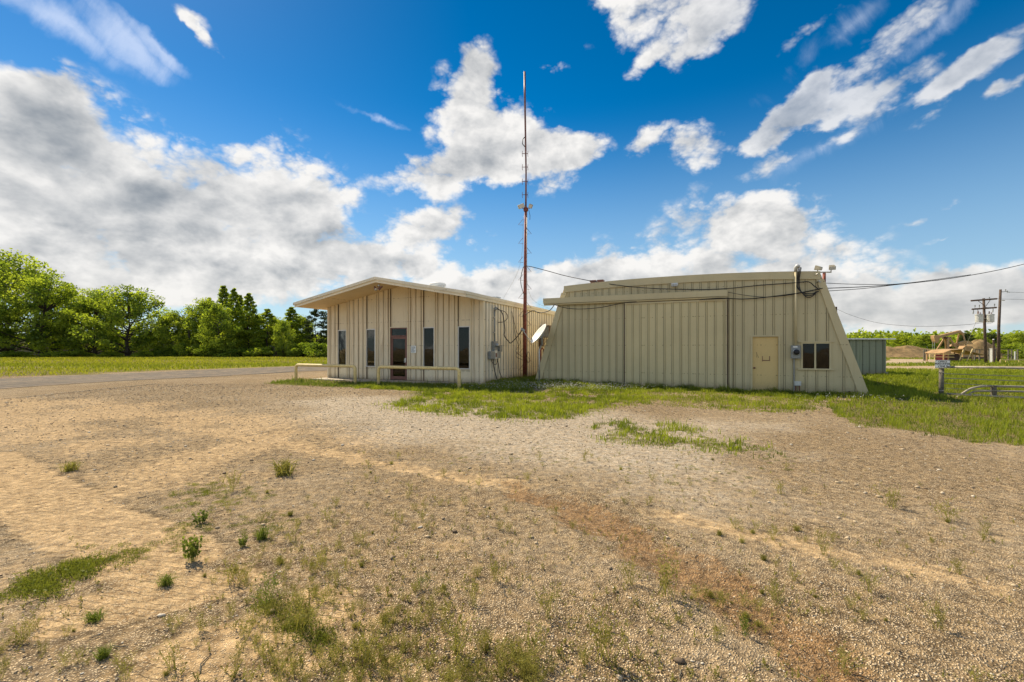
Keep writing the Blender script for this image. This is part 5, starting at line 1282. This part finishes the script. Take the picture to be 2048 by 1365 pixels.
g = 'trees on the right beyond the dirt road'
for a in [('round_tree', 'dense dark tree right behind the low metal shed', 'oval', 3, 1800, 668, 100, 1.35, g, 'leaf_tall'),
          ('round_tree', 'bright green tree left of the pump jack horse head', 'oval', 0, 1848, 668, 92, 1.5, g, 'leaf'),
          ('round_tree', 'dark green tree behind the middle of pump jack beam', 'oval', 3, 1888, 680, 104, 1.4, g, 'leaf_dark'),
          ('round_tree', 'dark round tree between pump jack and transformer pole', 'oval', 3, 1932, 665, 96, 1.1, g, 'leaf_dark'),
          ('round_tree', 'olive tree directly behind the transformer pole', 'oval', 1, 1960, 671, 100, 1.5, g, 'leaf_tall'),
          ('round_tree', 'dark tree just left of the plain utility pole', 'oval', 3, 1984, 667, 104, 1.3, g, 'leaf_dark'),
          ('round_tree', 'tall dark tree at the right picture edge', 'oval', 1, 2035, 664, 98, 1.6, g, 'leaf_tall'),
          ('round_tree', 'tree top showing above the metal shed roof', 'oval', 3, 1712, 678, 110, 1.3, g, 'leaf_tall'),
          ('round_tree', 'last dark tree beyond the right picture edge', 'oval', 3, 2075, 660, 100, 1.5, g, 'leaf_dark')]: tree(*a)
g = 'bushes on the right beyond the dirt road'
for k, a in enumerate([('bright bush just left of the plain utility pole', 1990, 684, 74, 44), ('large bright bush right of the plain utility pole', 2022, 680, 72, 60), ('dark low bush at the right picture edge', 2046, 690, 68, 46),
          ('dark bush at left side of the dirt mound', 1790, 688, 82, 44), ('brushy bush on top of the dirt mound', 1868, 690, 84, 50), ('low bush left of the transformer pole', 1950, 694, 84, 44), ('bush behind the metal shed corner', 1775, 682, 86, 40)]):
    bush(*a, var=k % 2, mat='leaf' if k < 2 else 'leaf_tall', group=g)


def far_woods():
    r_ = np.random.default_rng(3); P = []; S = []
    for x0, x1, d0, top in ((-260, -40, 150, 6.5), (-42, 60, 175, 5.5), (60, 330, 150, 6.8)):
        n = 24000; x = x0 + (x1 - x0) * r_.random(n); d = d0 + 16 * r_.random(n); h = top * (.55 + .75 * fbm(x * .12, d * .12, 5, 4)) * (.8 + .4 * vnoise(x * .5, d * .1, 9)); z = h * r_.random(n) ** .7
        P.append(np.stack([x, d, z], 1))
    P = np.concatenate(P); V, Fq = leaf_quads(P, .62, r_, .3)
    tag(np_mesh('woods', V, [Fq], M['leaf_tall'], tint=np.repeat(np.clip(r_.normal(.55, .25, len(P)), 0, 1), 4)), 'far dark belt of woods along the horizon', 'woods', kind='stuff')


far_woods()


# ------------------------------------------------------------------ grass, clover, weeds
def blades(name, x, y, h, w, mat, label, tint, cat='grass', lean=.35, z=None):
    N = len(x); a = rng.random(N) * 6.283; z = height(x, y) if z is None else z
    lx = rng.normal(0, lean, N) * h; ly = rng.normal(0, lean, N) * h; ca, sa = np.cos(a) * w * .5, np.sin(a) * w * .5
    c = np.stack([x, y, z - .004], 1); s = np.stack([ca, sa, 0 * ca], 1); L = np.stack([lx, ly, 0 * lx], 1); up = np.zeros((N, 3)); up[:, 2] = h
    mid = c + up * .55 + L * .32; tip = c + up * (1 - .25 * np.hypot(lx, ly)[:, None] / np.maximum(h, 1e-3)[:, None]) + L
    V = np.stack([c - s, c + s, mid + s * .75, mid - s * .75, tip], 1).reshape(-1, 3); k = np.arange(N)[:, None] * 5
    return tag(np_mesh(name, V, [k + np.array([[0, 1, 2, 3]]), k + np.array([[3, 2, 4]])], mat, tint=np.repeat(np.clip(tint, 0, 1), 5)), label, cat, kind='stuff')


def scatter(n, x0, x1, y0, y1, power=1.):
    """more points near the viewer's end of the strip, where single blades show"""
    y = y0 + (y1 - y0) * rng.random(n) ** power; return x0 + (x1 - x0) * rng.random(n), y


def sow_grass():
    x, y = scatter(480000, 6, 40, 6.6, 34, 1.5); m = masks(x, y); k = (rng.random(len(x)) < m['grass'] * (.35 + .65 * m['lush'])) & (in_poly(x, y, MEADOW) > -.3) & (x < y * 1.16 + 1.5); x, y, lu = x[k], y[k], m['lush'][k]
    n2 = fbm(x * 1.1, y * 1.1, 31); edge = sstep(in_poly(x, y, MEADOW), -.2, .8); cl = sstep(fbm(x * 3., y * 2.2, 93, 2), .3, .7); n2 = .5 * n2 + .5 * cl
    blades('grass', x, y, (.05 + .10 * rng.random(len(x)) + .12 * sstep(n2, .5, .75)) * (.6 + .4 * edge) * (1 + .012 * y) * (.30 + .55 * cl), .009 + .0011 * np.maximum(y - 9, 0), M['blade'], 'bright green meadow grass right of the barn', .10 + .8 * sstep(n2, .3, .7) + rng.normal(0, .22, len(x)) - .2 * lu)
    x, y = scatter(600000, -6.5, 12.8, 6.4, 22.2); m = masks(x, y); inb = ((x - 6.79) * VB.x + (y - 18.57) * VB.y > -.02) & ((x - 6.79) * U.x + (y - 18.57) * U.y > -6.4); ino = ((x + 5.448) * VB.x + (y - 21.974) * VB.y > -.5) & ((x + 5.448) * U.x + (y - 21.974) * U.y < 4.6)
    k = (rng.random(len(x)) < m['grass'] * (.55 - .3 * m['dry'])) & ~inb & ~ino & (in_poly(x, y, MEADOW) < .1); x, y, lu, dr = x[k], y[k], m['lush'][k], m['dry'][k]
    dl, _ = line_dist(x, y, BARN_FIN); tall = sstep(dl, 1.5, .1) * sstep(fbm(x * 1.7, y * 1.7, 33), .42, .6) * (1 - dr)
    cl = sstep(fbm(x * 4.5, y * 3.5, 91, 2), .32, .68)
    blades('grass', x, y, (.025 + .075 * rng.random(len(x))) * (.5 + 1.4 * cl) + .20 * tall * rng.random(len(x)), .011 + .004 * rng.random(len(x)), M['blade'], 'patchy low green weeds and grass in front of the barn and office', .15 + .75 * sstep(fbm(x * 1.6, y * 1.6, 35), .3, .7) + .35 * (cl - .5) + rng.normal(0, .2, len(x)) - .25 * tall + .3 * dr)
    # fields beyond
    x, y = scatter(260000, -125, 8, 20, 104, 1.1); k = (in_poly(x, y, FIELD) > .3) & (x > -y * 1.18 - 2); x, y = x[k], y[k]; m = masks(x, y); k = rng.random(len(x)) < m['grass'] * (.35 + .65 * m['lush']); x, y, lu = x[k], y[k], m['lush'][k]
    blades('grass', x, y, .08 + .14 * rng.random(len(x)) + .1 * lu, .03 + .0007 * y, M['blade_dry'], 'yellow green field grass beyond the grey road', 1 - lu * .9 + rng.normal(0, .15, len(x)), lean=.5)
    x, y = scatter(130000, 14, 110, 26, 100, 1.2); k = (x < y * 1.18 + 2) & ~((y > 29.5) & (y < 41.)) ; x, y = x[k], y[k]; m = masks(x, y); dp, _ = line_dist(x, y, [(30, 48), (42, 51), (50, 56), (58, 66)]); k = (rng.random(len(x)) < .35 + .65 * m['lush']) & (dp > 2.6); x, y, lu = x[k], y[k], m['lush'][k]
    blades('grass', x, y, .10 + .18 * rng.random(len(x)), .03 + .0007 * y, M['blade'], 'field grass beyond the dirt road', .65 - lu * .4 + rng.normal(0, .15, len(x)), lean=.5)
    # alley and office strip weeds
    x, y = scatter(90000, -13, 6, 16.5, 33); a = np.maximum(sstep(in_poly(x, y, STRIP_C), -.1, .4), sstep(in_poly(x, y, ALLEY), -.2, .3)); k = rng.random(len(x)) < a * (.3 + .7 * sstep(fbm(x * 1.3, y * 1.3, 41), .35, .6)); x, y = x[k], y[k]; ino = ((x + 5.448) * VB.x + (y - 21.974) * VB.y > -.95) & ((x + 5.448) * U.x + (y - 21.974) * U.y < 4.75); x, y = x[~ino], y[~ino]
    blades('weeds', x, y, .05 + .13 * rng.random(len(x)) + .18 * (rng.random(len(x)) > .97), .016 + .01 * rng.random(len(x)), M['weed_green'], 'leafy weeds growing along the office front and in the alley', .5 + rng.normal(0, .25, len(x)), 'weeds')
    # clover flowers
    c1 = G(1060, 776); c2 = G(1150, 781); c3 = G(1690, 800); X, Y = [], []
    for c, sx, sy, n in ((c1, 1.6, .8, 700), (c2, 1.6, .6, 1100), (c3, 1.0, .4, 90)): X.append(c.x + rng.normal(0, sx, n)); Y.append(c.y + rng.normal(0, sy, n))
    X, Y = np.concatenate(X), np.concatenate(Y); inb = (X - 6.79) * VB.x + (Y - 18.57) * VB.y > -.06; inb &= (X - 6.79) * U.x + (Y - 18.57) * U.y > -6.4; X, Y = X[~inb], Y[~inb]
    V, Fq = leaf_quads(np.stack([X, Y, height(X, Y) + .10 + .14 * rng.random(len(X))], 1), .014, rng, .5)
    tag(np_mesh('clover_flowers', V, [Fq], M['flower'], tint=np.repeat(rng.random(len(X)), 4)), 'tiny white clover flowers in the grass between office and barn', 'flowers', kind='stuff')


sow_grass()


def plant_mesh(kind, seed):
    """(V, faces, tint) for a weed plant of unit height"""
    r_ = np.random.default_rng(seed); V = []; Q = []; T = []
    def ribbon(p, q, w0, w1, t):
        d = q - p; s = np.cross(d, r_.normal(size=3)); s /= np.linalg.norm(s) + 1e-9; k = len(V); V.extend([p - s * w0, p + s * w0, q + s * w1, q - s * w1]); Q.append((k, k + 1, k + 2, k + 3)); T.extend([t] * 4)
    def leaf(c, size, t):
        v, _ = leaf_quads(np.array([c]), size, r_, .3); k = len(V); V.extend(list(v)); Q.append((k, k + 1, k + 2, k + 3)); T.extend([t] * 4)
    if kind == 'wispy':
        for s in range(16):
            a = r_.random() * 6.283; sp = .15 + .75 * r_.random() ** .8; hh = .5 + .5 * r_.random(); b = np.array([r_.normal(0, .10), r_.normal(0, .10), 0.])
            tip = b + np.array([math.cos(a) * sp * .55, math.sin(a) * sp * .55, hh]); t = .35 + .5 * r_.random(); m = (b + tip) / 2 + np.array([0, 0, .06]); ribbon(b, m, .007, .006, t); ribbon(m, tip, .006, .002, t)
            for k in range(7):
                f = .3 + .7 * r_.random(); c = b + (tip - b) * f + np.array([0, 0, .03]); e = c + np.array([r_.normal(0, .10), r_.normal(0, .10), .06 + .10 * r_.random()]); ribbon(c, e, .004, .002, t)
                for _ in range(3): leaf(c + (e - c) * r_.random(), .014 + .012 * r_.random(), min(1, t + r_.normal(0, .15)))
        for s in range(16): a = r_.random() * 6.283; rr = .25 * r_.random(); leaf(np.array([rr * math.cos(a), rr * math.sin(a), .03 + .10 * r_.random()]), .022, .2 + .3 * r_.random())
    elif kind == 'tuft':
        for s in range(120):
            a = r_.random() * 6.283; b = np.array([r_.normal(0, .13), r_.normal(0, .13), 0.]); hh = .35 + .65 * r_.random(); sp = .15 + .5 * r_.random(); t = .15 + .7 * r_.random()
            m = b + np.array([math.cos(a) * sp * .35, math.sin(a) * sp * .35, hh * .65]); q = b + np.array([math.cos(a) * sp, math.sin(a) * sp, hh * (1 - .45 * sp)]); ribbon(b, m, .014, .011, t); ribbon(m, q, .011, .002, t)
    elif kind == 'leafy':
        for s in range(34):
            a = r_.random() * 6.283; rr = .42 * r_.random() ** .6; b = np.array([rr * math.cos(a) * .5, rr * math.sin(a) * .5, 0.]); tip = np.array([rr * math.cos(a), rr * math.sin(a), .35 + .65 * r_.random()]); ribbon(b, tip, .008, .005, .3)
            for k in range(9): leaf(b + (tip - b) * (.25 + .75 * r_.random()) + r_.normal(0, .035, 3) * np.array([1, 1, .5]), .05 + .03 * r_.random(), .2 + .7 * r_.random())
    else:                                           # mat: flat creeping clump
        for s in range(110):
            a = r_.random() * 6.283; rr = .55 * r_.random() ** .7; c = np.array([rr * math.cos(a), rr * math.sin(a), .03 + .30 * r_.random() * (1 - rr)])
            if s % 2: leaf(c, .045, .2 + .6 * r_.random())
            else: ribbon(c * np.array([1, 1, .1]), c + np.array([r_.normal(0, .06), r_.normal(0, .06), .10 + .14 * r_.random()]), .008, .002, .2 + .7 * r_.random())
    V = np.array(V); V[:, 2] = np.maximum(V[:, 2], -.02); return V, np.array(Q), np.array(T)


PL = {}
PLANTS = [  # kind, px, py, height px, width factor, material, label
    ('tuft', 140, 941, 26, 1.5, 'weed', 'lone low grass tuft on bare sand far from the other weeds'),
    ('tuft', 570, 950, 44, 1.3, 'weed', 'spiky grass tuft standing highest up the lot at the weeds edge'),
    ('wispy', 465, 982, 46, 1.0, 'weed', 'thin wispy weed just left of the spiky top tuft'),
    ('leafy', 402, 1047, 26, 1.3, 'weed_green', 'bright round leafy clump above the upright leafy weed'),
    ('leafy', 383, 1122, 56, .75, 'weed_green', 'upright leafy weed near the end of tyre tracks'),
    ('tuft', 525, 1077, 34, 1.0, 'weed_green', 'vivid green grass tuft right of the round leafy clump'),
    ('tuft', 190, 1243, 26, 1.8, 'weed_green', 'flat dark green tuft on bare sand below the creeping mat'),
    ('tuft', 205, 1322, 34, 1.1, 'weed_green', 'dark tuft nearest the bottom left of the lot'),
    ('tuft', 332, 1172, 30, 1.2, 'weed_green', 'small dark tuft between the tread marks'),
    ('wispy', 1330, 1195, 84, 1.2, 'weed', 'largest airy green weed beside the red dirt track'),
    ('wispy', 1262, 1170, 60, .9, 'weed', 'airy weed just left of the largest one by red track'),
    ('wispy', 1096, 1236, 66, 1.1, 'weed', 'pale airy weed in gravel with branching tips'),
    ('wispy', 462, 1165, 56, 1.5, 'weed', 'wide pale straw coloured weed near the tread marks'),
    ('wispy', 534, 1212, 66, 1.2, 'weed_green', 'bushy green weed clump at the edge of orange sand'),
    ('wispy', 610, 1272, 76, 1.5, 'weed', 'broad bushy weed clump beside the orange sand patch'),
    ('wispy', 1205, 1322, 112, 1.0, 'weed', 'tallest wispy weed near the bottom middle of the gravel'),
    ('wispy', 1060, 1325, 80, 1.1, 'weed', 'wispy weed second from the tallest at bottom middle'),
    ('wispy', 915, 1315, 84, 1.2, 'weed', 'wide wispy weed on the sand at bottom centre'),
    ('wispy', 1492, 1262, 52, 1.0, 'weed_green', 'vivid green airy weed on the red dirt track'),
    ('wispy', 1432, 1284, 44, .9, 'weed', 'small pale weed just left of the vivid green one'),
    ('wispy', 1738, 1185, 50, 1.0, 'weed', 'single airy weed casting a thin shadow on right gravel'),
    ('wispy', 1882, 1262, 62, 1.0, 'weed', 'airy weed nearest the bottom right corner'),
    ('wispy', 1690, 1330, 62, 1.2, 'weed', 'spreading weed at bottom right of red track end'),
    ('wispy', 345, 1345, 60, 1.1, 'weed', 'wispy weed at the bottom edge beside orange sand'),
    ('wispy', 1785, 1015, 44, 1.5, 'weed', 'wide faint weed high on the right gravel'),
    ('wispy', 1895, 1040, 46, 1.3, 'weed', 'faint weed right of the wide one on the right gravel'),
    ('wispy', 1560, 985, 30, 1.2, 'weed', 'small faint weed below the mossy patch on the gravel'),
    ('wispy', 1168, 922, 26, 1.0, 'weed', 'tiny thin weed on gravel before the mossy patch'),
    ('wispy', 945, 1215, 60, .9, 'weed', 'thin weed in middle of the gravel left of pale airy one'),
    ('wispy', 845, 1180, 36, 1.2, 'weed_green', 'low branching weed in the middle of the gravel lot'),
    ('wispy', 990, 1165, 48, 1.0, 'weed', 'brownish thin weed between gravel and red track'),
    ('wispy', 1545, 1080, 34, 1.2, 'weed', 'small weed on the pale sand streak at right'),
    ('wispy', 1640, 1085, 30, 1.2, 'weed', 'small weed at the end of the pale sand streak'),
    ('wispy', 1915, 1145, 34, 1.1, 'weed', 'faint weed low on gravel near the right edge'),
    ('wispy', 730, 1330, 74, 1.1, 'weed', 'wispy weed on the orange sand at bottom'),
    ('leafy', 485, 1092, 24, .9, 'weed_green', 'tiny leafy sprig between the round clump and vivid tuft'),
]
for i, (kind, px, py, hpx, wf, mat, label) in enumerate(PLANTS):
    key = (kind, i % 3)
    if key not in PL: PL[key] = plant_mesh(kind, 90 + i)
    V, Q, T = PL[key]; c = G(px, py); hgt = hpx / F * c.y; k = (kind, i % 3, mat)
    if k in PL: o = PL[k].copy(); COL.objects.link(o)
    else: o = np_mesh({'wispy': 'wispy_weed', 'tuft': 'grass_tuft', 'leafy': 'leafy_weed'}[kind], V, [Q], M[mat], tint=T); PL[k] = o
    o.location = (c.x, c.y, hz(c.x, c.y)); o.scale = (hgt * wf, hgt * wf, hgt); o.rotation_euler = (0, 0, i * 1.7)
    tag(o, label, 'weed', 'weeds on the gravel lot')


def sprig(seed):
    r_ = np.random.default_rng(seed); V = []; Q = []; T = []
    for s in range(5):
        a = r_.random() * 6.283; tip = np.array([math.cos(a) * .45 * r_.random(), math.sin(a) * .45 * r_.random(), .4 + .6 * r_.random()]); w = np.array([-math.sin(a), math.cos(a), 0]) * .022
        k = len(V); V += [-w, w, tip + w * .3, tip - w * .3]; Q.append((k, k + 1, k + 2, k + 3)); T += [.3 + .5 * r_.random()] * 4
        for _ in range(3):
            v, _q = leaf_quads(np.array([tip * (.3 + .7 * r_.random())]), .10, r_, .3); k = len(V); V += list(v); Q.append((k, k + 1, k + 2, k + 3)); T += [.2 + .7 * r_.random()] * 4
    V = np.array(V); V[:, 2] = np.maximum(V[:, 2], -.02); return V, np.array(Q), np.array(T)


def sow_weeds():
    protos = [plant_mesh('wispy', s) for s in (1, 2, 3)] + [plant_mesh('mat', s) for s in (4, 5)] + [plant_mesh('tuft', s) for s in (6, 7)]
    VV, QQ, TT = [], [], []; off = 0
    def put(j, x, y, h, wf):
        nonlocal off, VV, QQ, TT
        V, Q, T = protos[j]; a = rng.random() * 6.28; c, s = math.cos(a), math.sin(a); X = V[:, 0] * wf * h; Y = V[:, 1] * wf * h
        VV.append(np.stack([x + X * c - Y * s, y + X * s + Y * c, hz(x, y) + V[:, 2] * h], 1)); QQ.append(Q + off); TT.append(np.clip(T + rng.normal(0, .15), 0, 1)); off += len(V)
    n = 0
    while n < 560:                                   # seedlings thickest in the middle of the lot
        px = rng.uniform(-50, 2100); py = 905 + 480 * rng.random() ** .75; c = G(px, py)
        dn = math.exp(-((px - 900) / 420) ** 2) * .95 + .12 + .25 * math.exp(-((px - 1350) / 250) ** 2)
        if px < 420 and py < 1120 and px < 1700 - py: dn *= .05
        cl = float(fbm(np.array([c.x * 1.4]), np.array([c.y * 1.4]), 61)[0])
        if rng.random() > dn * sstep(np.array(cl), .40, .62) * (1.4 if py > 1000 else .8): continue
        k = rng.random(); h = .03 + .10 * rng.random() ** 1.6
        put(0 + int(rng.integers(3)) if k < .90 else 5 + int(rng.integers(2)), c.x, c.y, h * (1. if k < .90 else .5), 1.15); n += 1
    main = (VV, QQ, TT, off); VV, QQ, TT, off = [], [], [], 0
    for px0, py0, px1, py1, m, h in ((10, 1200, 90, 1165, 20, .075), (60, 1185, 180, 1135, 34, .09), (150, 1140, 300, 1095, 40, .05), (500, 1190, 560, 1225, 10, .06), (560, 1240, 650, 1290, 18, .06), (350, 1000, 450, 975, 40, .05), (420, 1005, 540, 985, 30, .04), (460, 1060, 580, 1030, 26, .035), (335, 1065, 400, 1045, 20, .04), (360, 1100, 420, 1075, 8, .04),
                                     (880, 912, 980, 905, 14, .035), (1010, 905, 1150, 915, 20, .03), (1330, 945, 1480, 960, 22, .035), (520, 1215, 590, 1235, 10, .07), (580, 1250, 660, 1290, 14, .06), (1240, 942, 1290, 948, 14, .03), (1500, 920, 1580, 918, 12, .04)):
        for _ in range(m):
            t = rng.random(); c = G(px0 + (px1 - px0) * t + rng.normal(0, 15), py0 + (py1 - py0) * t + rng.normal(0, 12)); put(3 + int(rng.integers(2)), c.x, c.y, h * rng.uniform(.8, 1.7), 1.6)
    tag(np_mesh('ground_cover', np.concatenate(VV), [np.concatenate(QQ)], M['mat'], tint=np.concatenate(TT)), 'low creeping mats of green weeds on the sand and gravel', 'ground cover', kind='stuff'); VV, QQ, TT, off = main
    protos += [sprig(s) for s in range(6)]; n = 0
    while n < 2000:
        px = rng.uniform(-60, 2110); py = 880 + 490 * rng.random() ** .7; c = G(px, py)
        if px < 420 and py < 1120 and px < 1700 - py and rng.random() > .04: continue
        if rng.random() > .25 + .75 * math.exp(-((px - 950) / 520) ** 2): continue
        if rng.random() > sstep(np.array(float(fbm(np.array([c.x * 2.1]), np.array([c.y * 2.1]), 66)[0])), .34, .6): continue
        put(7 + int(rng.integers(6)), c.x, c.y, .018 + .04 * rng.random() ** 2, 1.2); n += 1
    tag(np_mesh('weeds', np.concatenate(VV), [np.concatenate(QQ)], M['weed'], tint=np.concatenate(TT)), 'scattered small seedlings and creeping weeds on the gravel lot', 'weeds', kind='stuff')


sow_weeds()


def litter():
    N = 130; y = 2.2 + 5 * rng.random(N) ** 1.6; x = (rng.random(N) * 2 - 1) * y * 1.1; a = rng.random(N) * 6.28; L = .015 + .05 * rng.random(N) ** 2; m = MB()
    for k in range(N):
        z = hz(x[k], y[k]) + .006; d = Vector((math.cos(a[k]), math.sin(a[k]), 0)) * L[k]; p = Vector((x[k], y[k], z)); m.tube([p - d, p + Vector((.3 * d.y, -.3 * d.x, .004)), p + d], .0015 + .002 * rng.random(), 4)
    tag(m.build('litter', M['grey_wood']), 'dry twigs and bark bits strewn on the gravel', 'litter', kind='stuff')


litter()
